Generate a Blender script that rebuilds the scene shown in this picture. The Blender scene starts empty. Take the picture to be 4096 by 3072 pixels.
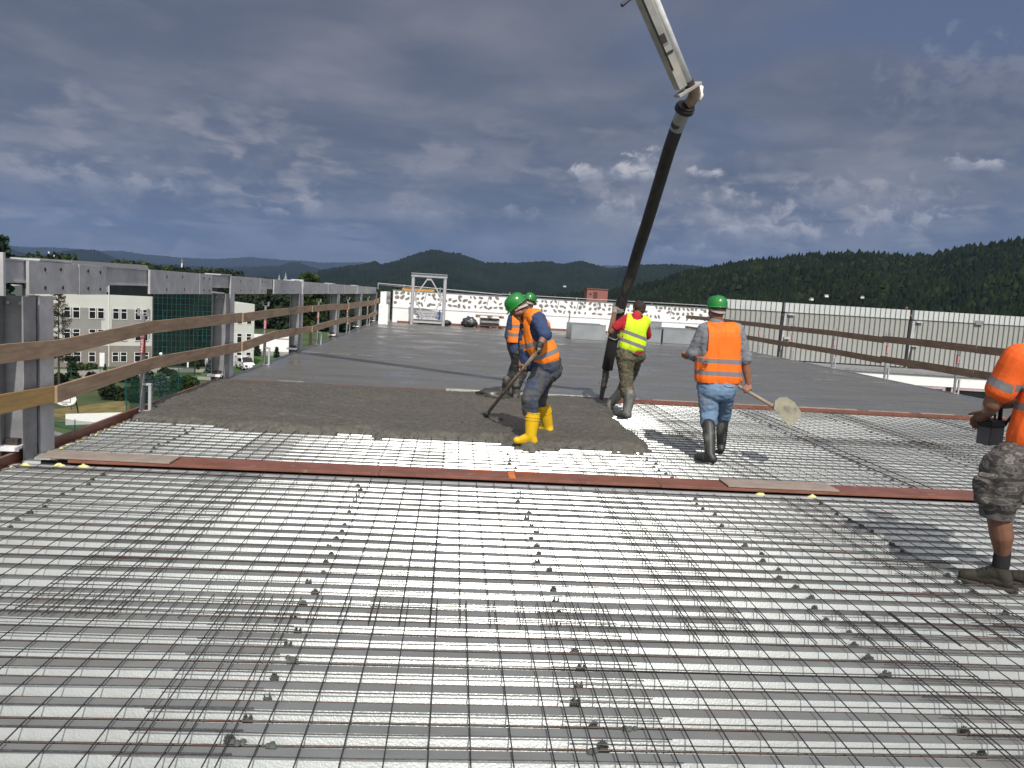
import bpy, bmesh, math, random
from math import sin, cos, pi, radians as R, sqrt, atan2, exp, floor
from mathutils import Vector as V, Matrix, noise, Euler
rnd = random.Random(7)
S = bpy.context.scene
C = S.collection

# ---------------------------------------------------------------- camera
F = 3137.27; PIT, ROL, YAW = R(6.5183), R(3.4246), R(4.3605); H = 1.6416
fw = V((sin(YAW)*cos(PIT), cos(YAW)*cos(PIT), -sin(PIT)))
r0 = V((cos(YAW), -sin(YAW), 0)); u0 = r0.cross(fw)
rt = r0*cos(ROL) + u0*sin(ROL); up = -r0*sin(ROL) + u0*cos(ROL)
cam = bpy.data.cameras.new('camera'); camo = bpy.data.objects.new('camera', cam); C.objects.link(camo)
M = Matrix((rt, up, -fw)).transposed().to_4x4(); M.translation = V((0, 0, H)); camo.matrix_world = M
cam.sensor_width = 36; cam.lens = F/4096*36; cam.clip_start = .05; cam.clip_end = 60000
S.camera = camo
def ray(x, y): return (fw*F + rt*(x-2048) - up*(y-1536)).normalized()
EYE = V((0, 0, H))
def onz(x, y, z=0): d = ray(x, y); return EYE + d*((z-H)/d.z)
def ony(x, y, Y): d = ray(x, y); return EYE + d*(Y/d.y)
def onx(x, y, X): d = ray(x, y); return EYE + d*(X/d.x)

# ---------------------------------------------------------------- sun, sky, exposure
EL = R(46); SD = V((.10, -1, 0)).normalized()*cos(EL) + V((0, 0, sin(EL)))
sun = bpy.data.lights.new('sun', 'SUN'); sun.energy = 4.2; sun.angle = R(.5); sun.color = (1, .95, .88)
suno = bpy.data.objects.new('sun', sun); C.objects.link(suno); suno.location = (3, -10, 30)
suno.rotation_euler = SD.to_track_quat('Z', 'Y').to_euler()
S.view_settings.view_transform = 'Standard'; S.view_settings.look = 'None'
S.view_settings.exposure = 0; S.view_settings.gamma = 1; S.view_settings.use_curve_mapping = False
S.render.engine = 'CYCLES'
S.cycles.volume_bounces = 0; S.cycles.max_bounces = 6; S.cycles.transparent_max_bounces = 12

W = bpy.data.worlds.new('World'); S.world = W; W.use_nodes = True
nt = W.node_tree; N = nt.nodes; L = nt.links; N.clear()
def nd(t, **k):
    n = N.new(t)
    for a, b in k.items():
        if a in ('operation', 'blend_type', 'sky_type', 'noise_dimensions', 'data_type', 'sun_disc', 'sun_elevation', 'sun_rotation', 'altitude', 'air_density', 'dust_density', 'ozone_density', 'interpolation_type', 'clamp_factor', 'use_clamp', 'normalize'): setattr(n, a, b)
        else: n.inputs[a].default_value = b
    return n
def math_(op, a, b=None, clamp=False):
    n = N.new('ShaderNodeMath'); n.operation = op; n.use_clamp = clamp
    for i, q in enumerate((a, b)):
        if q is None: continue
        if isinstance(q, (int, float)): n.inputs[i].default_value = q
        else: L.new(q, n.inputs[i])
    return n.outputs[0]
def ramp_(fac, lo, hi):
    n = N.new('ShaderNodeMapRange'); n.interpolation_type = 'SMOOTHSTEP'
    L.new(fac, n.inputs[0]); n.inputs[1].default_value = lo; n.inputs[2].default_value = hi
    return n.outputs[0]
def mixc(f, a, b):
    n = N.new('ShaderNodeMix'); n.data_type = 'RGBA'
    if isinstance(f, (int, float)): n.inputs[0].default_value = f
    else: L.new(f, n.inputs[0])
    for i, q in ((6, a), (7, b)):
        if isinstance(q, tuple): n.inputs[i].default_value = (*q, 1)
        else: L.new(q, n.inputs[i])
    return n.outputs[2]
def noise_(vec, scale, det=6, rough=.55, dist=0):
    n = N.new('ShaderNodeTexNoise'); n.inputs['Scale'].default_value = scale; n.inputs['Detail'].default_value = det
    n.inputs['Roughness'].default_value = rough; n.inputs['Distortion'].default_value = dist; L.new(vec, n.inputs['Vector'])
    return n.outputs['Fac']
sky = nd('ShaderNodeTexSky', sky_type='NISHITA', sun_disc=False, sun_elevation=EL, sun_rotation=atan2(SD.x, SD.y), altitude=400, air_density=1.0, dust_density=1.0, ozone_density=2.0)
tc = nd('ShaderNodeTexCoord'); sep = nd('ShaderNodeSeparateXYZ'); L.new(tc.outputs['Generated'], sep.inputs[0])
X_, Y_, Z_ = sep.outputs
zc = math_('MAXIMUM', Z_, .0)
inv = math_('DIVIDE', 1, math_('ADD', zc, .085))
def comb(a, b, c):
    n = N.new('ShaderNodeCombineXYZ')
    for i, q in enumerate((a, b, c)):
        if isinstance(q, (int, float)): n.inputs[i].default_value = q
        else: L.new(q, n.inputs[i])
    return n.outputs[0]
plane = comb(math_('MULTIPLY', X_, inv), math_('MULTIPLY', Y_, inv), 0)       # a cloud layer seen in perspective
dome = comb(X_, Y_, math_('MULTIPLY', Z_, 2.6))                               # puffs standing near the horizon
SK = .07
def c_(r, g, b): return (r/SK, g/SK, b/SK)
def mul(a, b): return math_('MULTIPLY', a, b)
def add(a, b): return math_('ADD', a, b)
inv2 = math_('DIVIDE', 1, add(zc, .045))
pl2 = comb(mul(X_, inv2), mul(Y_, inv2), 0)
n1 = noise_(plane, .8, 4, .5, .3); n2 = noise_(plane, 2.0, 5, .5, .3); n3 = noise_(dome, 7, 6, .56, .3); n4 = noise_(dome, 2.2, 4, .5)
nb1 = noise_(pl2, .55, 5, .54, .4); nb2 = noise_(pl2, 1.7, 5, .54, .3)
lr = ramp_(add(X_, mul(n4, .4)), -.05, .70)                                   # 0 left .. 1 right
blue = mixc(.88, sky.outputs[0], c_(.092, .115, .195))
veil = mixc(ramp_(n2, .3, .7), c_(.118, .122, .158), c_(.156, .156, .192))
cover = ramp_(add(n1, mul(n2, .3)), .50, .80)
cover = math_('MAXIMUM', cover, mul(math_('SUBTRACT', 1, lr), .82))
col = mixc(cover, blue, veil)
# broad layered deck: flat dark bases and paler shoulders, compressed towards the horizon
den = add(mul(nb1, .62), mul(nb2, .38))
deckc = mixc(ramp_(den, .40, .60), c_(.092, .106, .142), c_(.178, .180, .205))
deckc = mixc(mul(ramp_(den, .53, .68), .8), deckc, c_(.262, .255, .268))
midz = mul(ramp_(Z_, .55, .26), ramp_(add(n1, mul(math_('SUBTRACT', 1, lr), .22)), .36, .58))
col = mixc(mul(midz, .95), col, deckc)
# cumulus bank above the hills
low = mixc(ramp_(n3, .40, .62), c_(.088, .104, .140), c_(.225, .225, .243))
low = mixc(mul(ramp_(noise_(dome, 13, 7, .56, .25), .50, .68), ramp_(n4, .34, .55)), low, c_(.37, .35, .345))
bank = mul(ramp_(Z_, .27, .10), ramp_(n3, .28, .44))
col = mixc(mul(bank, .85), col, low)
bands = noise_(comb(mul(X_, 2.0), mul(Y_, 2.0), mul(Z_, 30)), 1.5, 6, .58, .5)
col = mixc(mul(mul(ramp_(bands, .50, .68), ramp_(Z_, .22, .04)), .7), col, c_(.095, .114, .155))
col = mixc(mul(mul(ramp_(noise_(comb(mul(X_, 2.5), mul(Y_, 2.5), mul(Z_, 22)), 2.2, 7, .6, .3), .52, .72), ramp_(Z_, .20, .05)), .65), col, c_(.27, .265, .28))
col = mixc(mul(ramp_(Z_, .06, .0), .5), col, c_(.135, .168, .228))
# bright sunlit cumulus heads: true directions in the sky
az = math_('ARCTAN2', X_, Y_); el = math_('ARCSINE', Z_)
nn = noise_(comb(az, mul(el, 1.3), 3.), 36, 7, .62, .3); nn4 = mul(math_('SUBTRACT', nn, .5), 4.2)
def puff(col, px, py, w, h, k, seed):
    d = ray(px, py); a0 = atan2(d.x, d.y); e0 = math.asin(d.z)
    da = math_('DIVIDE', math_('SUBTRACT', az, a0), w); de = math_('DIVIDE', math_('SUBTRACT', el, e0), h)
    rr = math_('SQRT', add(mul(da, da), mul(de, de)))
    v = math_('SUBTRACT', add(nn4, .9), rr)
    m = mul(ramp_(v, .0, .8), k)
    shade = ramp_(add(mul(de, .35), nn), .35, .85)                            # grey underside, bright crown
    return mixc(m, col, mixc(shade, c_(.25, .26, .30), c_(.62, .59, .58)))
for a in ((2370, 698, .034, .016, .85, 1.), (2470, 685, .026, .019, .85, 3.), (2590, 660, .022, .024, .9, 4.), (2560, 706, .03, .012, .7, 6.), (2790, 697, .03, .009, .8, 5.), (3850, 646, .03, .010, .9, 8.), (3960, 656, .022, .009, .85, 9.),
          (1250, 835, .045, .016, .45, 12.), (1660, 855, .055, .013, .40, 14.), (2480, 860, .06, .03, .45, 16.), (2950, 890, .10, .034, .50, 18.), (3550, 905, .06, .026, .55, 20.), (3150, 940, .10, .016, .45, 41.), (1100, 850, .03, .01, .4, 43.), (2060, 850, .04, .014, .35, 44.), (350, 740, .09, .022, .28, 23.), (760, 750, .10, .014, .25, 25.), (2700, 1010, .06, .012, .4, 28.), (3420, 800, .12, .03, .3, 31.), (3900, 400, .12, .07, .12, 33.)):
    col = puff(col, *a)
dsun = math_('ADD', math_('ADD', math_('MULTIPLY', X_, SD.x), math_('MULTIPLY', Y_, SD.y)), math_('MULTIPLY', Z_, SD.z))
glow = math_('POWER', ramp_(dsun, -.1, 1.0), 1.5)          # unseen glow added around the sun to lift the ambient light
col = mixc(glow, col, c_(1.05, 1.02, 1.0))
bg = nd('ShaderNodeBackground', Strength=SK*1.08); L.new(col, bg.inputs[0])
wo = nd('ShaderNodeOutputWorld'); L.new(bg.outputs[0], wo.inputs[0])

# ---------------------------------------------------------------- helpers
def mat(name, col, rough=.7, metal=0, var=.15, scale=8, bump=0, bscale=60, col2=None, spec=.5, fac=(.35, .65), det=5, coat=0, stretch=(1, 1, 1)):
    m = bpy.data.materials.new(name); m.use_nodes = True
    nt = m.node_tree; n = nt.nodes; l = nt.links; b = n['Principled BSDF']
    b.inputs['Roughness'].default_value = rough; b.inputs['Metallic'].default_value = metal
    b.inputs['Specular IOR Level'].default_value = spec
    if coat: b.inputs['Coat Weight'].default_value = coat; b.inputs['Coat Roughness'].default_value = .15
    t = n.new('ShaderNodeTexCoord'); mp = n.new('ShaderNodeMapping'); mp.inputs['Scale'].default_value = stretch
    l.new(t.outputs['Object'], mp.inputs[0])
    ns = n.new('ShaderNodeTexNoise'); ns.inputs['Scale'].default_value = scale; ns.inputs['Detail'].default_value = det; ns.inputs['Roughness'].default_value = .6
    l.new(mp.outputs[0], ns.inputs['Vector'])
    mr = n.new('ShaderNodeMapRange'); mr.inputs[1].default_value = fac[0]; mr.inputs[2].default_value = fac[1]; l.new(ns.outputs['Fac'], mr.inputs[0])
    mx = n.new('ShaderNodeMix'); mx.data_type = 'RGBA'; l.new(mr.outputs[0], mx.inputs[0])
    c2 = col2 or tuple(min(1, c*(1+var)) for c in col); c1 = col if col2 else tuple(c*(1-var) for c in col)
    mx.inputs[6].default_value = (*c1, 1); mx.inputs[7].default_value = (*c2, 1)
    l.new(mx.outputs[2], b.inputs['Base Color'])
    if bump:
        n2 = n.new('ShaderNodeTexNoise'); n2.inputs['Scale'].default_value = bscale; n2.inputs['Detail'].default_value = 4; l.new(mp.outputs[0], n2.inputs['Vector'])
        bp = n.new('ShaderNodeBump'); bp.inputs['Strength'].default_value = bump; bp.inputs['Distance'].default_value = .01; l.new(n2.outputs['Fac'], bp.inputs['Height']); l.new(bp.outputs[0], b.inputs['Normal'])
    return m
def overlay(m, col, scale, lo, hi, stretch=(1, 1, 1), rough=None, seed=0):
    """second noise layer over a mat()'s base colour (mud, stains, grain)"""
    nt = m.node_tree; n = nt.nodes; l = nt.links; b = n['Principled BSDF']
    src = b.inputs['Base Color'].links[0].from_socket
    t = n.new('ShaderNodeTexCoord'); mp = n.new('ShaderNodeMapping'); mp.inputs['Scale'].default_value = stretch; mp.inputs['Location'].default_value = (seed, seed*1.7, 0); l.new(t.outputs['Object'], mp.inputs[0])
    ns = n.new('ShaderNodeTexNoise'); ns.inputs['Scale'].default_value = scale; ns.inputs['Detail'].default_value = 6; ns.inputs['Roughness'].default_value = .62; l.new(mp.outputs[0], ns.inputs['Vector'])
    mr = n.new('ShaderNodeMapRange'); mr.inputs[1].default_value = lo; mr.inputs[2].default_value = hi; l.new(ns.outputs['Fac'], mr.inputs[0])
    mx = n.new('ShaderNodeMix'); mx.data_type = 'RGBA'; l.new(mr.outputs[0], mx.inputs[0]); l.new(src, mx.inputs[6]); mx.inputs[7].default_value = (*col, 1)
    l.new(mx.outputs[2], b.inputs['Base Color'])
    if rough is not None:
        r = n.new('ShaderNodeMapRange'); l.new(mr.outputs[0], r.inputs[0]); r.inputs[3].default_value = b.inputs['Roughness'].default_value; r.inputs[4].default_value = rough; l.new(r.outputs[0], b.inputs['Roughness'])
    return m
def tag(o, label=None, cat=None, group=None, kind=None):
    for k, v in (('label', label), ('category', cat), ('group', group), ('kind', kind)):
        if v: o[k] = v
    return o
def empty(name, loc=(0, 0, 0), rz=0, label=None, cat=None, group=None):
    o = bpy.data.objects.new(name, None); C.objects.link(o); o.location = loc; o.rotation_euler = (0, 0, rz); o.empty_display_size = .2
    return tag(o, label, cat, group)
def link(name, me, m=None, parent=None, smooth=False):
    if m:
        for q in (m if isinstance(m, (list, tuple)) else [m]): me.materials.append(q)
    if smooth:
        for p in me.polygons: p.use_smooth = True
    o = bpy.data.objects.new(name, me); C.objects.link(o); o.parent = parent
    return o
class MB:
    def __init__(s): s.v = []; s.f = []; s.mi = []
    def box(s, x0, x1, y0, y1, z0, z1, mi=0):
        k = len(s.v); s.v += [(x, y, z) for x in (x0, x1) for y in (y0, y1) for z in (z0, z1)]
        s.f += [tuple(k+i for i in q) for q in ((0, 1, 3, 2), (4, 6, 7, 5), (0, 4, 5, 1), (2, 3, 7, 6), (0, 2, 6, 4), (1, 5, 7, 3))]; s.mi += [mi]*6; return s
    def obox(s, c, ax, ay, az, mi=0):
        """box at centre c with half-extent vectors"""
        k = len(s.v); c, ax, ay, az = V(c), V(ax), V(ay), V(az)
        s.v += [tuple(c+ax*i+ay*j+az*m) for i in (-1, 1) for j in (-1, 1) for m in (-1, 1)]
        s.f += [tuple(k+i for i in q) for q in ((0, 1, 3, 2), (4, 6, 7, 5), (0, 4, 5, 1), (2, 3, 7, 6), (0, 2, 6, 4), (1, 5, 7, 3))]; s.mi += [mi]*6; return s
    def bar(s, a, b, w, h=None, mi=0, upv=(0, 0, 1)):
        a, b = V(a), V(b); d = b-a; h = h or w
        sd = d.cross(V(upv)); sd = sd.normalized() if sd.length > 1e-6 else V((1, 0, 0)); uu = sd.cross(d).normalized()
        return s.obox((a+b)/2, d/2, sd*w/2, uu*h/2, mi)
    def tube(s, pts, r, n=8, caps=True, mi=0):
        pts = [V(p) for p in pts]; k = len(s.v); m = len(pts)
        if not isinstance(r, (list, tuple)): r = [r]*m
        ref = None
        for i, p in enumerate(pts):
            d = (pts[min(i+1, m-1)]-pts[max(i-1, 0)]).normalized()
            if ref is None: ref = d.orthogonal().normalized()
            ref = (ref-d*ref.dot(d)).normalized(); q = d.cross(ref)
            for j in range(n):
                a = 2*pi*j/n; s.v.append(tuple(p+(ref*cos(a)+q*sin(a))*r[i]))
        for i in range(m-1):
            for j in range(n):
                s.f.append((k+i*n+j, k+i*n+(j+1) % n, k+(i+1)*n+(j+1) % n, k+(i+1)*n+j)); s.mi.append(mi)
        if caps: s.f.append(tuple(k+j for j in reversed(range(n)))); s.f.append(tuple(k+(m-1)*n+j for j in range(n))); s.mi += [mi, mi]
        return s
    def lathe(s, prof, c=(0, 0, 0), n=16, mi=0, M=None):
        k = len(s.v); M = M or Matrix.Identity(3)
        for r, z in prof:
            for j in range(n):
                a = 2*pi*j/n; s.v.append(tuple(V(c)+M@V((r*cos(a), r*sin(a), z))))
        for i in range(len(prof)-1):
            for j in range(n): s.f.append((k+i*n+j, k+i*n+(j+1) % n, k+(i+1)*n+(j+1) % n, k+(i+1)*n+j)); s.mi.append(mi)
        return s
    def quad(s, a, b, c, d, mi=0):
        k = len(s.v); s.v += [tuple(a), tuple(b), tuple(c), tuple(d)]; s.f.append((k, k+1, k+2, k+3)); s.mi.append(mi); return s
    def prism(s, poly, h, mi=0, off=(0, 0, 0)):
        """poly: list of 3D points, extruded by vector h"""
        k = len(s.v); n = len(poly); h = V(h)
        s.v += [tuple(V(p)) for p in poly] + [tuple(V(p)+h) for p in poly]
        s.f.append(tuple(k+i for i in range(n))); s.f.append(tuple(k+n+i for i in reversed(range(n)))); s.mi += [mi, mi]
        for i in range(n): s.f.append((k+i, k+n+i, k+n+(i+1) % n, k+(i+1) % n)); s.mi.append(mi)
        return s
    def build(s, name, m=None, parent=None, smooth=False, bevel=0, origin=None):
        me = bpy.data.meshes.new(name); vs = s.v
        if origin is not None: o_ = V(origin); vs = [tuple(V(q)-o_) for q in vs]
        me.from_pydata(vs, [], s.f)
        me.polygons.foreach_set('material_index', s.mi); me.validate(); me.update()
        bm = bmesh.new(); bm.from_mesh(me); bmesh.ops.recalc_face_normals(bm, faces=bm.faces)
        if bevel: bmesh.ops.bevel(bm, geom=list(bm.edges), offset=bevel, segments=1, affect='EDGES', clamp_overlap=True)
        bm.to_mesh(me); bm.free()
        o = link(name, me, m, parent, smooth)
        if smooth:
            try: me.shade_smooth_by_angle if False else None
            except Exception: pass
        if origin is not None and parent is None: o.location = origin
        return o
def copy_tree(o, parent=None, **k):
    c = o.copy(); C.objects.link(c); c.parent = parent
    for ch in [q for q in bpy.data.objects if q.parent is o]: copy_tree(ch, c)
    return c
def fbm(p, oct=4):
    a, s, t = .5, 1, 0
    for _ in range(oct): t += a*noise.noise(V(p)*s); a *= .5; s *= 2.03
    return t

# ---------------------------------------------------------------- materials
M_ = {}
M_['galv'] = overlay(mat('galvanised_steel', (.50, .50, .51), .5, .25, .14, 6, bump=.15, bscale=90), (.38, .38, .40), 2.5, .45, .75)
M_['galvdark'] = overlay(mat('weathered_steel', (.26, .26, .27), .6, .3, .2, 5), (.17, .11, .075), 3, .58, .78, (1, 1, .35))
M_['rebar'] = overlay(mat('rebar_steel', (.075, .07, .07), .5, .6, .3, 40), (.14, .055, .03), 5, .58, .72, rough=.85)
M_['rustbar'] = overlay(mat('rusty_rebar', (.07, .055, .05), .55, .6, .3, 30), (.15, .07, .045), 3, .52, .68, rough=.85)
M_['ply'] = overlay(mat('red_film_plywood', (.19, .075, .05), .45, 0, .18, 4, bump=.1), (.26, .20, .16), 7, .62, .72)
M_['plygrey'] = mat('worn_plywood', (.27, .22, .185), .7, 0, .12, 6)
M_['gapshade'] = mat('painted_gap_shade', (.018, .015, .013), .8)  # near-black stands in for the shade of the gap below the plank
M_['foam'] = mat('yellow_foam', (.70, .62, .25), .9, 0, .2, 12, bump=.5, bscale=40)
M_['wood'] = overlay(mat('weathered_board', (.36, .25, .165), .75, 0, .2, 5, stretch=(6, .5, 6)), (.22, .125, .075), 2.2, .5, .75, (3, .8, 3))
M_['woodnew'] = overlay(mat('new_yellow_board', (.42, .27, .10), .7, 0, .15, 4, stretch=(6, .5, 6)), (.27, .15, .055), 2.2, .52, .78, (3, .8, 3))
M_['spacer'] = mat('spacer_cement', (.075, .085, .078), .8)
M_['red'] = mat('red_label', (.32, .05, .05), .5)
M_['white'] = mat('white_paint', (.78, .78, .77), .6, 0, .04)
M_['bwhite'] = mat('bright_white', (.8, .8, .8), .5)
M_['yellowpole'] = mat('ochre_pole', (.50, .26, .03), .6)
M_['black'] = mat('black_rubber', (.018, .018, .018), .55)

# ---------------------------------------------------------------- floor: trapezoidal decking, finished slab, fresh concrete
ZD = -.014; PITCH = .1563; XL, XR = -3.62, 11.2; YJ = 12.62
def decking():
    v = []; f = []
    y = 2.679 - .058 - PITCH*26
    prof = []
    while y < YJ:
        prof += [(y, 0), (y+.058, 0), (y+.090, -.060), (y+.122, -.060)]; y += PITCH
    prof = [p for p in prof if p[0] < YJ-.01]
    for x in (XL, XR):
        for (yy, z) in prof: v.append((x, yy, ZD+z))
    n = len(prof)
    for i in range(n-1): f.append((i, n+i, n+i+1, i+1))
    me = bpy.data.meshes.new('floor_decking'); me.from_pydata(v, [], f)
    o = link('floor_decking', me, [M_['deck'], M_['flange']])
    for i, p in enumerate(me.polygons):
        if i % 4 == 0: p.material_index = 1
    return o
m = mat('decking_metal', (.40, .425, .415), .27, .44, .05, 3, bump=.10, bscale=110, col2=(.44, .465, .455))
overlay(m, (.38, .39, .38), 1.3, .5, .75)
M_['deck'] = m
M_['flange'] = overlay(overlay(mat('dimmed_flange', (.245, .258, .250), .42, .32, .08, 2, bump=.05), (.235, .225, .215), 1.1, .5, .72), (.29, .30, .29), 6, .55, .7, (.3, 1, 1))  # flange colour darkened for its weaker sunlight than the webs, plus faint brownish dirt
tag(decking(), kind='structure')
# flashing strips at the decking joints
for y0 in (6.62, 7.06):
    o = MB().box(XL, XR, y0, y0+.07, ZD+.001, ZD+.006).build('floor_flashing', M_['galv']); tag(o, kind='structure')

def slab_material():
    m = mat('wet_concrete', (.135, .133, .122), .3, 0, .06, 1.2, bump=.04, bscale=25, spec=.5)
    overlay(m, (.100, .100, .097), .9, .45, .7, (.4, 2.5, 1)); overlay(m, (.138, .13, .118), 2.5, .58, .8, (.25, 2, 1), seed=4)
    nt = m.node_tree; n = nt.nodes; l = nt.links; b = n['Principled BSDF']
    t = n.new('ShaderNodeTexCoord'); ns = n.new('ShaderNodeTexNoise'); ns.inputs['Scale'].default_value = .8; ns.inputs['Detail'].default_value = 5
    l.new(t.outputs['Object'], ns.inputs['Vector']); mr = n.new('ShaderNodeMapRange'); l.new(ns.outputs['Fac'], mr.inputs[0]); mr.inputs[1].default_value = .35; mr.inputs[2].default_value = .65; mr.inputs[3].default_value = .24; mr.inputs[4].default_value = .50
    l.new(mr.outputs[0], b.inputs['Roughness'])
    return m
M_['slab'] = slab_material()
o = MB().box(-3.68, 11.25, 12.70, 39.5, -.12, .03).build('concrete_floor', M_['slab']); tag(o, kind='structure')
# exposed joint strips showing in the slab
M_['joint'] = overlay(mat('joint_strip', (.30, .27, .22), .7, 0, .2, 6), (.105, .105, .10), 1.6, .47, .53)
for i, (y, w, lab) in enumerate(((18.45, .045, 'thin pale joint strip across the grey slab, nearer one behind the hose man'), (24.3, .05, 'thin pale joint strip across the grey slab, second one back'), (30.2, .05, 'thin pale joint strip across the grey slab, farthest one back'), (12.86, .10, 'crumbly pale joint strip between smooth slab and rough fresh concrete'))):
    js = empty('joint_strip', (0, y, .03), 0, lab, 'joint strip')
    x = -3.5
    while x < 11.1:
        w_ = rnd.uniform(.4, 1.6)
        if rnd.random() < .72: MB().box(x, min(x+w_, 11.15), -w/2, w/2*rnd.uniform(.4, 1), -.002, .004).build('strip_piece', M_['joint'], js)
        x += w_ + rnd.uniform(0, .5)
# edge board between decking and slab
mb = MB().box(-3.6, 11.2, 12.60, 12.64, -.11, .045).box(-3.6, 11.2, 12.642, 12.70, -.11, .03)
o = mb.build('edge_board', [M_['ply']]); tag(o, 'long reddish plywood stop board along the edge of the smooth slab', 'formwork board')
mb = MB()
x = 2.6
while x < 11.1:
    w_ = rnd.uniform(.3, 1.2); mb.box(x, x+w_, 12.638, 12.70+rnd.uniform(0, .03), .028, .049); x += w_+rnd.uniform(0, .25)
tag(mb.build('cement_smear', mat('dry_cement', (.30, .26, .22), .9, 0, .2, 15), ), 'pale cement smear on top of the reddish stop board', 'cement')
o = MB().box(-3.70, -3.665, -1, 12.7, -.16, .055).box(-3.664, -3.625, -1, 12.7, -.16, -.03).build('edge_board', M_['ply']); tag(o, 'dark red edge board along the left side of the decking', 'formwork board')
o = MB().box(11.21, 11.26, 7.2, 12.69, -.2, .04).build('edge_board', M_['ply']); tag(o, 'dark red edge board along the right side of the decking', 'formwork board')
# building below the floor
M_['plaster'] = mat('raw_facade', (.5, .5, .48), .8, 0, .06)
o = MB().box(-3.55, 11.1, -2, 39.4, -12.4, -.17).build('building_under_construction', M_['plaster']); tag(o, 'building under the concrete floor, its walls below the edges', 'building')

# fresh concrete: ragged rough field
OUT = [(-3.62, 9.0), (-3.49, 9.0), (-3.06, 8.86), (-2.63, 8.9), (-2.47, 8.7), (-2.0, 8.66), (-1.5, 8.61), (-.9, 8.78), (-.82, 8.54), (-.41, 8.61), (0, 8.64), (.56, 8.60), (.85, 8.2), (1.11, 8.35), (1.3, 8.47), (1.66, 8.45), (1.9, 8.38), (2.18, 8.37), (2.26, 8.55), (2.30, 9.3), (2.27, 10.0), (2.28, 10.9), (2.42, 11.3), (2.45, 12.0), (2.55, 12.6), (-3.62, 12.6)]
def sd_poly(x, y):
    d = 1e9; ins = False; n = len(OUT); j = n-1
    for i in range(n):
        xi, yi = OUT[i]; xj, yj = OUT[j]
        ex, ey = xj-xi, yj-yi; wx, wy = x-xi, y-yi; t = max(0, min(1, (wx*ex+wy*ey)/(ex*ex+ey*ey+1e-9)))
        d = min(d, (wx-ex*t)**2+(wy-ey*t)**2)
        if (yi > y) != (yj > y) and x < (xj-xi)*(y-yi)/(yj-yi+1e-12)+xi: ins = not ins
        j = i
    d = sqrt(d); return d if ins else -d
FEETH = [(.86, 8.37, .11, .05), (1.13, 9.1, .10, .045)]
def fresh():
    st = .022; nx = int((2.75+3.66)/st); ny = int((12.72-8.1)/st); v = []; f = []; idx = {}
    for j in range(ny):
        for i in range(nx):
            x = -3.66+i*st; y = 8.1+j*st
            q = V((x, y, 0))
            e = sd_poly(x, y) if (y < 9.6 or x > 1.9) else .5
            e2 = e + .07*noise.noise(q*7) + .045*noise.noise(q*19)
            if e2 < -.03: continue
            k = max(0, min(1, (e2+.02)/.16))
            if y > 12.55: e3 = 1
            rough_ = .016*noise.noise(q*9)+.012*noise.noise(q*23+V((3, 1, 0)))+.016*noise.noise(q*44)
            ridge = .008*(1-abs(noise.noise(V((x*5, y*6, 5))))*3)
            z = -.075 + k**.5*(.115) + rough_*(.45+.55*k) + ridge*.6*k
            z += .045*k*(.35+noise.noise(q*1.3))+.014*k*max(0, noise.noise(V((x*4, y*4, 9))))
            for fx, fy, r, h in FEETH:
                d = sqrt((x-fx)**2+((y-fy))**2); z += h*exp(-(d/(r*1.4))**2)
            if x > 1.2: z += .03*exp(-((x-1.9)/.4)**2)*k
            # rake furrows and drag marks
            dx, dy = x-.45, y-9.9
            if abs(dx) < .35 and -1.3 < dy < .1: z += .010*sin(dx*60)*exp(-abs(dx)*4) - .012*exp(-((dy+.4)/.5)**2)
            # smooth trowelled fringe near the slab
            if y > 12.3: z = z*(12.72-y)/.42 + .034*(1-(12.72-y)/.42)
            idx[(i, j)] = len(v); v.append((x, y, z))
    for j in range(ny-1):
        for i in range(nx-1):
            a = [idx.get(k) for k in ((i, j), (i+1, j), (i+1, j+1), (i, j+1))]
            if None not in a: f.append(a)
    me = bpy.data.meshes.new('fresh_concrete'); me.from_pydata(v, [], f)
    m = mat('fresh_concrete', (.098, .092, .079), .45, 0, .25, 30, bump=.8, bscale=130, spec=.35); overlay(m, (.115, .105, .088), 1.2, .4, .75); overlay(m, (.06, .058, .05), 9, .60, .72, seed=3)
    M_['fresh'] = m
    o = link('fresh_concrete', me, m, smooth=True); tag(o, 'rough brown-grey fresh concrete spread over the mesh', 'concrete', kind='stuff')
fresh()
# ---------------------------------------------------------------- reinforcement
def mesh_sheet(x0, x1, y0, y1, dx0, dy0, label, z=0.0, ang=0, skipy=None):
    """welded sheet: bars every 150 mm, transverse wires above/below; bars sag a little"""
    mb = MB(); r = .0029
    sgn = rnd.uniform(0, 9)
    xs = []; x = dx0
    while x <= x1-.01: xs.append(x); x += .15
    ys = []; y = dy0
    while y <= y1-.01: ys.append(y); y += .15
    nseg = 12
    def zz(x, y): return z + .006*noise.noise(V((x*1.1, y*1.1, sgn))) 
    for x in xs:
        w = rnd.uniform(-.002, .002); pts = [(x+w+.0015*noise.noise(V((x*9, yy*.7, sgn))), yy, zz(x, yy)+.0) for yy in [y0+(y1-y0)*i/nseg for i in range(nseg+1)]]
        mb.tube(pts, r, 5)
    for y in ys:
        w = rnd.uniform(-.003, .003); pts = [(xx, y+w+.002*noise.noise(V((xx*.8, y*7, sgn+3))), zz(xx, y)-.0068) for xx in [x0+(x1-x0)*i/nseg for i in range(nseg+1)]]
        mb.tube(pts, r, 5)
    c = ((x0+x1)/2, (y0+y1)/2, z)
    o = mb.build('rebar_mesh', M_['rebar'], origin=c); o.rotation_euler = (0, 0, ang)
    tag(o, label, 'rebar mesh', 'welded rebar mesh sheets on the decking')
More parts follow.
